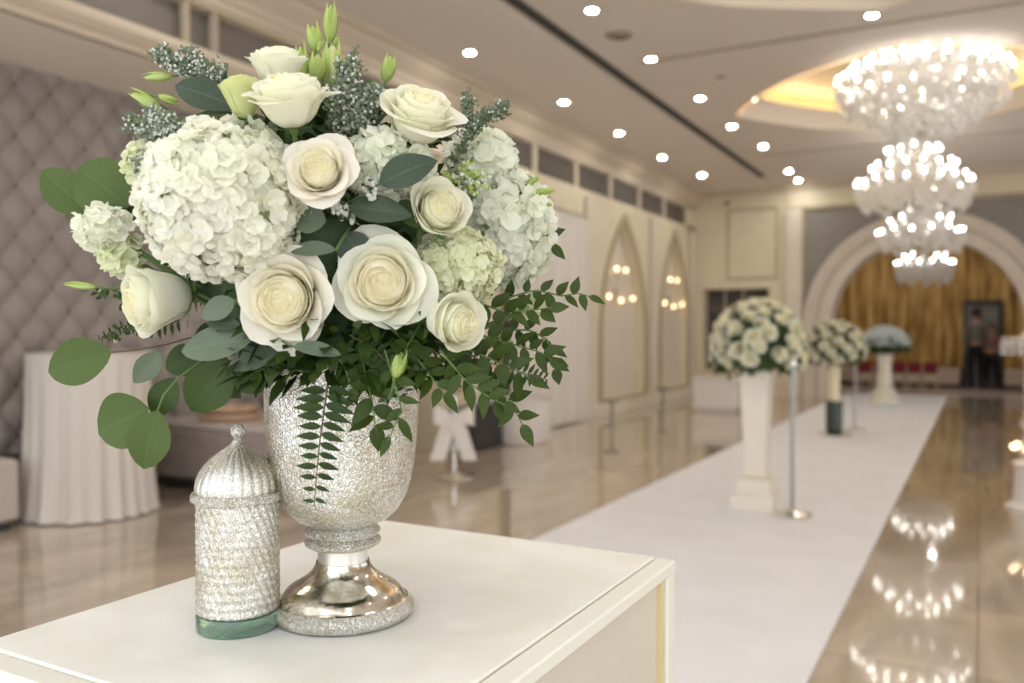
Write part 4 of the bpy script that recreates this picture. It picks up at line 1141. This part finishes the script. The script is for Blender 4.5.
spray([[(210, 100, .84), (195, 80, .84), (175, 62, .84), (160, 54, .84)], [(215, 92, .84), (208, 72, .84), (190, 58, .84)], [(225, 95, .84), (218, 75, .84)]], 'speckled green-white spray at the upper left edge above the blue-grey leaf', n=140, s=5, seed=3, wfrac=.35)
spray([[(200, 150, .775), (178, 143, .765), (156, 135, .77), (130, 122, .79)], [(200, 150, .775), (165, 152, .765), (143, 163, .77)], [(200, 150, .775), (175, 128, .77), (150, 115, .79)]], 'speckled green-white spray over the upper left of the big hydrangea', n=130, s=5, seed=4, wfrac=.35)
spray([[(360, 225, .76), (345, 215, .755), (340, 205, .755)], [(375, 200, .75), (368, 190, .75), (372, 182, .75)]], 'little white-berried sprig in the dark gap above the right large rose', m='eucdark', n=14, seed=5, wfrac=.8, s=7, branch=10)
spray([[(440, 190, .80), (452, 172, .80), (470, 178, .80)], [(455, 195, .80), (468, 185, .80), (482, 180, .80)]], 'frilly pale green sprig above the half-open cream rose', m='lime', n=30, seed=6, wfrac=.5, s=6)
spray([[(150, 320, .86), (135, 325, .86), (112, 340, .86)], [(150, 320, .86), (120, 300, .87), (92, 290, .87)]], 'sparse green sprig sticking out at far left beside the left-facing rose', m='ruscus', n=16, seed=7, wfrac=.05, s=8, branch=8)

# pointed green buds
def bud(bx, by, tx, ty, w, d, lab, m='lime', grp='pointed green buds on top of the bouquet', n=5):
    b, tp = P(bx, by, d), P(tx, ty, d); ax = (tp-b); L_ = ax.length; ax.normalize()
    x = ax.cross(FW).normalized(); y = ax.cross(x); W = w*d/FPX
    t = thing('flower_bud', b, lab, 'flower bud', grp)
    mb = MB(); 
    prof = [(.0001, 0), (.55, .08), (.95, .28), (1, .45), (.8, .68), (.4, .88), (.08, 1)]
    X = Matrix((x, y, ax)).transposed().to_4x4()
    mb.lathe([(r*W*.8, z*L_*.93) for r, z in prof], (0, 0, 0), 16, lambda a, z, r: 1+.1*math.cos(5*a+z*120))
    mb.xf(Matrix.Translation(b) @ X); mb.build('petals', M['roseg_out'] if m != 'lime' else M['lime'], t, angle=180)
    sp = MB()
    for k in range(n):
        a = 2*PI*k/n; rd = x*math.cos(a)+y*math.sin(a)
        leaf_mb(b+rd*W*.3, b+rd*W*(1.15+.2*(k % 2))+ax*L_*(.8+.12*(k % 3)), W*.42, -rd, -.25, .2, 'point', 7, 5, sp)
    sp.build('sepals', M['lime'], t, angle=180)
    MB().tube([b, b-ax*.02, (b+BC)/2, BC], .0014, 6).build('stem', M['stem'], t)
bud(329, 44, 331, 2, 8, .86, 'tallest pointed green bud at the very top of the bouquet')
bud(316, 52, 312, 24, 9, .84, 'plump green bud just below and left of the tallest bud')
bud(303, 84, 300, 44, 9, .83, 'narrow striped green bud at the left of the top bud cluster')
bud(316, 84, 318, 52, 10, .82, 'short broad green bud in the middle of the top bud cluster')
bud(330, 84, 333, 42, 12, .84, 'wide pale green bud with white side at the right of the top bud cluster', 'g')
bud(333, 46, 339, 37, 3, .86, 'tiny yellow bud beside the tallest green bud')
bud(385, 82, 391, 54, 8, .86, 'split green bud standing alone above the fluffy white rose')
bud(160, 108, 130, 92, 8, .84, 'lime green bud pointing left beside the blue-grey leaf')
bud(172, 76, 142, 78, 6, .85, 'slim yellow-green bud pointing left above the lime green one')
bud(158, 96, 180, 102, 5, .84, 'small white-tipped bud beside the blue-grey leaf')
bud(318, 52, 322, 40, 3, .83, 'small green bud tucked between the top buds')
bud(531, 193, 556, 190, 4, .90, 'yellow-green tip poking out right of the tall hydrangea, upper one')
bud(534, 203, 554, 205, 3, .90, 'yellow-green tip poking out right of the tall hydrangea, lower one')
bud(527, 185, 540, 176, 3, .90, 'yellow-green tip at the top right of the tall hydrangea')
bud(96, 287, 62, 284, 4, .87, 'slender green bud pointing far left beside the left-facing rose')
bud(395, 378, 402, 350, 9, .765, 'yellow-green folded leaf bud hanging over the right vase rim')

# foliage mass in the middle and rear of the bouquet
mb = MB(); rnd = random.Random(99)
for i in range(1500):
    zz = rnd.uniform(-1, 1); a = rnd.uniform(0, 2*PI); rr = math.sqrt(1-zz*zz)
    nl = Vector((rr*math.cos(a), rr*math.sin(a), zz))
    front = nl.dot(-FW)
    k = rnd.uniform(.50, .70) if front > -.2 else rnd.uniform(.75, 1.0)
    p = BC+Vector((nl.x*BR_.x, nl.y*BR_.y, nl.z*BR_.z))*k
    if p.z > BC.z+.10 and front > -.3: p = BC+Vector((nl.x*BR_.x, nl.y*BR_.y, nl.z*BR_.z))*k*.8
    dr = (nl+Vector((rnd.uniform(-.7, .7), rnd.uniform(-.7, .7), rnd.uniform(-.9, .3)))).normalized()
    leaf_mb(p, p+dr*rnd.uniform(.018, .032), rnd.uniform(.005, .009), nl+Vector((0, 0, .3)), .1, .1, 'point', 5, 3, mb)
low = P(345, 350, .88)
for i in range(900):
    a = rnd.uniform(0, 2*PI); rr = math.sqrt(rnd.random())
    p = low+Vector((rr*.13*math.cos(a), rr*.13*math.sin(a), rnd.uniform(-.025, .03)))
    if (p-low).dot(RT) < -.09: continue
    dr = Vector((math.cos(a)*rr+rnd.uniform(-.4, .4), math.sin(a)*rr+rnd.uniform(-.4, .4), rnd.uniform(-.9, .3))).normalized()
    leaf_mb(p, p+dr*rnd.uniform(.018, .034), rnd.uniform(.004, .008), Vector((rnd.uniform(-.4, .4), rnd.uniform(-.4, .4), 1)), .1, .1, 'point', 5, 3, mb)
mb.build('foliage_filler', M['fern'], origin=low, label='dense dark green leafy filler between the flowers above the vase rim', cat='foliage', kind='stuff', angle=180)
cb = MB(); cb.ball((0, 0, 0), 1, 24, 14)
cb.v = [BC+Vector((v.x*BR_.x*.68, v.y*BR_.y*.68, v.z*BR_.z*.75-.02)) for v in cb.v]
cb.v = [v+Vector((noise.noise(v*30), noise.noise(v*30+Vector((5, 0, 0))), 0))*.015 for v in cb.v]
cb.lathe([(.0001, 0), (.06, 0), (.074, .04), (.10, .09)], VB+Vector((0, 0, .225)), 24, close=False)
cb.build('floral_foam', M['core'], origin=BC, label='dark green ball of moss holding the stems at the heart of the bouquet', cat='floral foam')

# ------------------------------------------------------------------ flower pedestals along the aisle
def flower_ball(c, Rw, Rh, n, lab_c, grp, rr, seed, mats, lab_ball, hang=-.35, only_front=None):
    """each blossom is its own object; greenery is one object"""
    rnd = random.Random(seed)
    proto = None; places = []
    for i in range(n):
        zz = 1-(1-hang)*(i+.5)/n; q = math.sqrt(max(0, 1-zz*zz)); a = i*2.39996+rnd.uniform(-.15, .15)
        places.append(Vector((q*math.cos(a), q*math.sin(a), zz)))
    grn = MB()
    for i in range(420):
        zz = rnd.uniform(hang-.25, 1); a = rnd.uniform(0, 2*PI); q = math.sqrt(max(0, 1-zz*zz))
        nl = Vector((q*math.cos(a), q*math.sin(a), zz)); p = c+Vector((nl.x*Rw, nl.y*Rw, nl.z*Rh))*rnd.uniform(.74, .92)
        dr = (nl+Vector((rnd.uniform(-.8, .8), rnd.uniform(-.8, .8), rnd.uniform(-.8, .5)))).normalized()
        leaf_mb(p, p+dr*.07, .017, nl, .1, .1, 'point', 5, 3, grn)
    core = MB(); core.ball(c, 1, 20, 12); core.v = [c+Vector(((v-c).x*Rw*.84, (v-c).y*Rw*.84, (v-c).z*Rh*.84 if (v-c).z > 0 else (v-c).z*Rh*.45)) for v in core.v]
    t = thing('greenery_ball', c, lab_ball, 'greenery')
    grn.build('leaves', M['ruscus'], t, angle=180); core.build('moss', M['core'], t)
    for i, nl in enumerate(places):
        p = c+Vector((nl.x*Rw, nl.y*Rw, nl.z*Rh))
        s = rr*rnd.uniform(.85, 1.15)
        if proto is None:
            o = thing('blossom', (0, 0, 0), lab_c, 'flower', grp)
            mb = MB(); rose_petals(mb, [(.5+.06*k, .15-.06*k, .15, 1.0, k*2.4) for k in range(6)], 1, .6, seed, 7, 6)
            mb.build('petals', mats[0], o, angle=180)
            mb = MB(); rose_petals(mb, [(.15+.1*k, .22-.02*k, .03, 1.6, k*2.4) for k in range(4)], 1, .6, seed+1, 7, 5)
            mb.build('heart', mats[1], o, angle=180); proto = o
        else: o = dup(proto)
        o.location = p+nl*s*.1; o.scale = (s, s, s)
        o.rotation_mode = 'QUATERNION'
        o.rotation_quaternion = Vector((0, 0, 1)).rotation_difference((nl+Vector((rnd.uniform(-.2, .2), rnd.uniform(-.2, .2), 0))).normalized())

# pedestal 1 (square tapering column)
def pedestal(x, y, s, top, lab, grp=None):
    t = thing('flower_pedestal', (x, y, 0.014), lab, 'pedestal', grp)
    z0 = .014
    def sq(prof, name, m=M['col']):
        mb = MB(); vs = []
        for w, z in prof:
            vs += [(x-w*s, y-w*s, z0+z), (x+w*s, y-w*s, z0+z), (x+w*s, y+w*s, z0+z), (x-w*s, y+w*s, z0+z)]
        n = len(prof); fs = [(3, 2, 1, 0), tuple(4*(n-1)+i for i in range(4))]
        for j in range(n-1):
            for i in range(4): fs.append((4*j+i, 4*j+(i+1) % 4, 4*j+4+(i+1) % 4, 4*j+4+i))
        mb.add(vs, fs); mb.build(name, m, t, smooth=False)
    sq([(.165, 0), (.165, .09), (.15, .105)], 'lower_plinth')
    sq([(.125, .105), (.125, .20), (.11, .215)], 'upper_plinth')
    sq([(.075, .215), (.085, .235), (.078, .26), (.082, .45), (.104, top-.06)], 'shaft')
    sq([(.104, top-.06), (.118, top-.05), (.118, top-.012), (.10, top)], 'capital')
    return t
pedestal(-1.42, 6.28, .95, 1.0, 'square tapering ivory pedestal standing on the white runner, nearest one')
flower_ball(Vector((-1.42, 6.28, 1.16)), .33, .36, 64, 'white rose in the round arrangement on the nearest ivory pedestal', 'white roses on the nearest pedestal', .072, 4, (M['rosew_out'], M['rosew_in']), 'round green foliage ball on the nearest ivory pedestal', hang=-.3)
# vase 2
q = Vector((-1.56, 11.03, .014))
t = thing('glass_flower_stand', q, 'slim cylinder flower stand on a silver disc, middle arrangement on the runner', 'flower stand')
MB().lathe([(.0001, 0), (.20, 0), (.20, .012), (.10, .03), (.08, .05)], q, 32, close=False).build('disc_base', M['silver'], t)
MB().lathe([(.10, .05), (.10, .42), (.0001, .42)], q, 28, close=False).build('lower_cylinder', M['darkvase'], t, label='dark smoky lower cylinder')
MB().lathe([(.065, .42), (.065, .80), (.09, .86), (.0001, .86)], q, 28, close=False).build('upper_cylinder', M['wax'], t, label='cream upper cylinder')
flower_ball(q+Vector((0, 0, 1.06)), .36, .34, 46, 'cream rose in the middle round arrangement on the slim stand', 'cream roses on the middle stand', .075, 14, (M['rosew_out'], M['rose_mid']), 'round green foliage ball on the slim middle stand', hang=-.4)
# column 3
cq = Vector((-1.5, 16.6, .014))
t = thing('round_column', cq, 'round flared ivory column at the far end of the runner', 'pedestal')
MB().lathe([(.26, 0), (.26, .08), (.22, .10), (.20, .18), (.14, .24)], cq, 32, close=False).build('base', M['col'], t)
MB().lathe([(.14, .24), (.12, .5), (.12, .7), (.13, .8), (.16, .85), (.16, .88), (.0001, .88)], cq, 32, close=False).build('shaft', M['col'], t)
mb = MB(); rnd = random.Random(5); c3 = cq+Vector((0, 0, .98))
t = thing('hydrangea_dome', c3, 'wide dome of pale blue-white blossoms over green leaves on the far column', 'flower arrangement')
for i in range(700):
    zz = rnd.uniform(.1, 1); a = rnd.uniform(0, 2*PI); qq = math.sqrt(1-zz*zz)
    nl = Vector((qq*math.cos(a), qq*math.sin(a), zz)); mb.ball(c3+Vector((nl.x*.41, nl.y*.41, nl.z*.36)), rnd.uniform(.02, .04), 6, 4)
mb.build('blossoms', M['gyp'], t, kind='stuff')
mb = MB(); mb.ball((0, 0, 0), 1, 20, 12); mb.v = [c3+Vector((v.x*.37, v.y*.37, v.z*.33 if v.z > 0 else v.z*.14)) for v in mb.v]
mb.build('moss', M['core'], t)
mb = MB()
for i in range(350):
    a = rnd.uniform(0, 2*PI); p = c3+Vector((.37*math.cos(a), .37*math.sin(a), rnd.uniform(-.1, .16)))
    leaf_mb(p, p+Vector((math.cos(a)*.1, math.sin(a)*.1, rnd.uniform(-.06, .06))), .025, Vector((0, 0, 1))+Vector((math.cos(a), math.sin(a), 0)), .1, .1, 'point', 5, 3, mb)
mb.build('leaves', M['ruscus'], t, angle=180)
# silver poles
def pole(x, y, h, lab):
    q = Vector((x, y, .014))
    t = thing('rope_stand', q, lab, 'stand', 'slim silver poles on the white runner')
    MB().lathe([(.0001, 0), (.125, 0), (.13, .006), (.12, .014), (.05, .03), (.018, .05)], q, 40, close=False).build('base', M['silver'], t)
    MB().tube([q+Vector((0, 0, .04)), q+Vector((0, 0, h))], .0135, 12).build('shaft', M['satin_silver'], t)
    MB().lathe([(.0001, h-.01), (.022, h-.008), (.022, h+.02), (.012, h+.035), (.0001, h+.04)], q, 16, close=False).build('cap', M['silver'], t)
pole(-1.14, 6.12, 1.05, 'slim silver pole on a round foot beside the nearest ivory pedestal')
pole(-1.40, 11.65, 1.0, 'slim silver pole on a round foot beside the slim middle flower stand')

# crystal candelabra stand at right
cq = Vector((.335, 7.23, 0))
t = thing('crystal_stand', cq, 'tall crystal and silver candle stand cut by the right edge', 'candle stand')
MB().lathe([(.0001, 0), (.17, 0), (.17, .02), (.12, .05), (.11, .30), (.13, .33), (.07, .36)], cq, 32, close=False).build('base', M['whitebox'], t)
for k, z in enumerate((.40, .50, .62, .70)): MB().ball(cq+Vector((0, 0, z)), (.07, .055, .075, .05)[k], 14, 10).build('ball', M['silver'] if k % 2 == 0 else M['crystal'], t)
MB().lathe([(.04, .74), (.05, .8), (.04, .86), (.055, .92), (.04, 1.0), (.05, 1.08), (.04, 1.14)], cq, 12, close=False).build('column', M['crystal'], t, smooth=False)
MB().lathe([(.0001, 1.14), (.10, 1.15), (.18, 1.19), (.20, 1.25), (.19, 1.25), (.16, 1.21), (.0001, 1.17)], cq, 40, lambda a, z, r: 1+.02*math.cos(24*a), close=False).build('dish', M['crystal'], t)
mb = MB()
for i in range(22):
    a = 2*PI*i/22
    for j in range(3): mb.ball(cq+Vector((.195*math.cos(a), .195*math.sin(a), 1.2-.035*j)), .013, 6, 4)
mb.build('crystal_drops', M['crystal'], t, kind='stuff')
MB().lathe([(.0001, 1.17), (.06, 1.19), (.09, 1.25), (.05, 1.29), (.02, 1.31), (.035, 1.34), (.03, 1.37), (.0001, 1.39)], cq, 20, close=False).build('finial', M['silver'], t)
for i in range(6):
    a = 2*PI*i/6+.3; p = cq+Vector((.12*math.cos(a), .12*math.sin(a), .45))
    MB().ball(p, .022, 10, 8).build('tea_light', M['sconcebulb'], t)
    MB().tube([cq+Vector((0, 0, .36)), p-Vector((0, 0, .022))], .006, 6).build('arm', M['silver'], t)

# ------------------------------------------------------------------ red chairs
lc = thing('low_chair', (0, 0, 0), 'x', 'chair', 'low red-backed chairs in a row before the gold curtain')
MB().bbox(-.13, .13, -.15, .15, .22, .38, .02).build('seat', M['chairframe'], lc, smooth=False)
MB().bbox(-.13, .13, -.17, -.10, .38, .62, .025).build('backrest', M['red'], lc, smooth=False)
MB().bbox(-.12, .12, -.10, .145, .38, .43, .02).build('cushion', M['red'], lc, smooth=False)
for sx in (-1, 1):
    for sy in (-1, 1):
        MB().tube([(sx*.11, sy*.13, .22), (sx*.115, sy*.14, 0)], .016, 8, .011).build('leg', M['chairframe'], lc)
cx_ = [866, 882, 899, 915, 931]
cn = ['leftmost', 'half hidden behind the far ivory column', 'just right of the far ivory column', 'fourth from left', 'rightmost']
for i, x in enumerate(cx_):
    q = P(x, 330, 1)-CAM; q = CAM+q*(19.9/q.y); o = lc if i == 0 else dup(lc)
    o.location = (q.x, 19.9, .006); o['label'] = 'low red-backed cream chair in the far row, '+cn[i]

# ------------------------------------------------------------------ people near the door
def skin_mesh(name, joints, edges, m, parent, sub=2):
    """joints: (x,y,z,r)"""
    off = WORLD[parent.name]
    me = bpy.data.meshes.new(name); me.from_pydata([Vector(j[:3]) for j in joints], edges, [])
    o = bpy.data.objects.new(name, me); col.objects.link(o); o.parent = parent; WORLD[o.name] = off
    sk = o.modifiers.new('skin', 'SKIN'); 
    for i, j in enumerate(joints):
        r = j[3]; me.skin_vertices[0].data[i].radius = (r, r if len(j) < 5 else j[4])
    me.skin_vertices[0].data[0].use_root = True
    o.modifiers.new('sub', 'SUBSURF').levels = sub; o.modifiers['sub'].render_levels = sub
    me.materials.append(m); return o
def person(loc, rz, top, lab, arm='down', h=1.0):
    t = thing('person', loc, lab, 'person')
    J = [(0, 0, .95, .12, .09), (0, 0, 1.12, .115, .085), (0, 0, 1.32, .14, .09), (0, 0, 1.43, .08, .07), (0, 0, 1.50, .05), (0, -.01, 1.58, .075, .085), (0, -.01, 1.66, .082, .095), (0, -.01, 1.72, .05, .06)]
    Ed = [(i, i+1) for i in range(7)]
    for s in (-1, 1):
        b = len(J)
        J += [(s*.10, 0, .76, .075), (s*.105, -.01, .50, .055), (s*.11, .02, .28, .05), (s*.11, .03, .09, .035), (s*.115, -.10, .035, .032)]
        Ed += [(0, b), (b, b+1), (b+1, b+2), (b+2, b+3), (b+3, b+4)]
        b = len(J)
        if arm == 'down': J += [(s*.17, 0, 1.40, .05), (s*.22, .01, 1.13, .038), (s*.23, -.06, .89, .026), (s*.23, -.09, .80, .028)]
        else: J += [(s*.17, 0, 1.40, .05), (s*.23, .02, 1.13, .038), (s*.12, -.18, 1.05, .026), (s*.05, -.22, 1.06, .028)]
        Ed += [(3, b), (b, b+1), (b+1, b+2), (b+2, b+3)]
        hx, hy, hz = J[-1][:3]; hb = len(J)-1
        for k in range(4):
            b = len(J)
            if arm == 'down': J += [(hx+.0, hy-.012+.016*(k-1.5), hz-.05, .008), (hx-s*.008, hy-.012+.016*(k-1.5), hz-.085+.006*abs(k-1.5), .007)]
            else: J += [(hx-s*.045, hy-.01, hz+.016*(k-1.5), .008), (hx-s*.07, hy+.01, hz+.016*(k-1.5), .007)]
            Ed += [(hb, b), (b, b+1)]
        b = len(J); J += [(hx-s*.01, hy-.045, hz-.02, .009)]; Ed += [(hb, b)]
    skin_mesh('body', J, Ed, M['skin'], t)
    T = [(0, 0, .96, .14, .10), (0, 0, 1.12, .128, .098), (0, 0, 1.32, .155, .105), (0, 0, 1.43, .095, .085)]
    TE = [(0, 1), (1, 2), (2, 3)]
    for s in (-1, 1):
        b = len(T)
        if arm == 'down': T += [(s*.17, 0, 1.40, .064), (s*.22, .01, 1.13, .052), (s*.23, -.05, .93, .042)]
        else: T += [(s*.17, 0, 1.40, .064), (s*.23, .02, 1.13, .052), (s*.14, -.15, 1.06, .042)]
        TE += [(3, b), (b, b+1), (b+1, b+2)]
    skin_mesh('top', T, TE, top, t)
    L_ = [(0, 0, 1.04, .14, .105), (0, 0, .92, .14, .11)]; LE = [(0, 1)]
    for s in (-1, 1):
        b = len(L_); L_ += [(s*.10, 0, .74, .092), (s*.105, -.01, .5, .078), (s*.11, .02, .28, .068), (s*.11, .03, .08, .062)]
        LE += [(1, b), (b, b+1), (b+1, b+2), (b+2, b+3)]
    skin_mesh('trousers', L_, LE, M['trousers'], t)
    for s in (-1, 1):
        o = MB().bbox(s*.112-.05, s*.112+.05, -.17, .09, .0, .085, .025).build('shoe', M['black'], t)
        o.data.transform(Matrix.Translation(WORLD[t.name]))
    hb = MB(); hb.ball((0, .012, 1.685), .102, 16, 10, 1.12); hb.v = [v for v in hb.v]
    hb.v = [Vector((v.x*.9, max(v.y, -.045-(v.z-1.68)*.3), max(v.z, 1.58))) for v in hb.v]
    o = hb.build('hair', M['hair'], t); o.data.transform(Matrix.Translation(WORLD[t.name]))
    f = MB().add([(-.012, -.092, 1.615), (.012, -.092, 1.615), (0, -.125, 1.618), (0, -.092, 1.655)], [(0, 1, 2), (1, 3, 2), (3, 0, 2)])
    o = f.build('nose', M['skin'], t); o.data.transform(Matrix.Translation(WORLD[t.name]))
    for s in (-1, 1):
        o = MB().ball((s*.03, -.088, 1.655), .010, 8, 6).build('eye', M['black'], t); o.data.transform(Matrix.Translation(WORLD[t.name]))
    o = MB().ball((0, -.088, 1.585), .014, 8, 6, .35).build('mouth', M['pinkshirt'], t); o.data.transform(Matrix.Translation(WORLD[t.name]))
    t.rotation_euler.z = rz; t.scale = (h, h, h)
q = P(976, 330, 19.2); person((q.x, q.y, .006), 3.3, M['greyshirt'], 'person in grey shirt and black trousers standing before the grey door', 'down')
q = P(992, 330, 19.1); person((q.x, q.y, .006), -.5, M['pinkshirt'], 'person in dusky pink top and black trousers at the right door edge', 'fold', .80)

# ------------------------------------------------------------------ world and colour
w = bpy.data.worlds.new('world'); scene.world = w; w.use_nodes = True
bg = w.node_tree.nodes['Background']; bg.inputs[0].default_value = (.95, .98, 1.02, 1); bg.inputs[1].default_value = 1.12
vs = scene.view_settings
vs.view_transform = 'Standard'; vs.look = 'None'; vs.gamma = 1; vs.use_curve_mapping = False; vs.exposure = .75
scene.cycles.use_denoising = True
scene.cycles.sample_clamp_indirect = 4
scene.cycles.caustics_reflective = False
scene.cycles.caustics_refractive = False
scene.cycles.max_bounces = 8
scene.cycles.transparent_max_bounces = 8
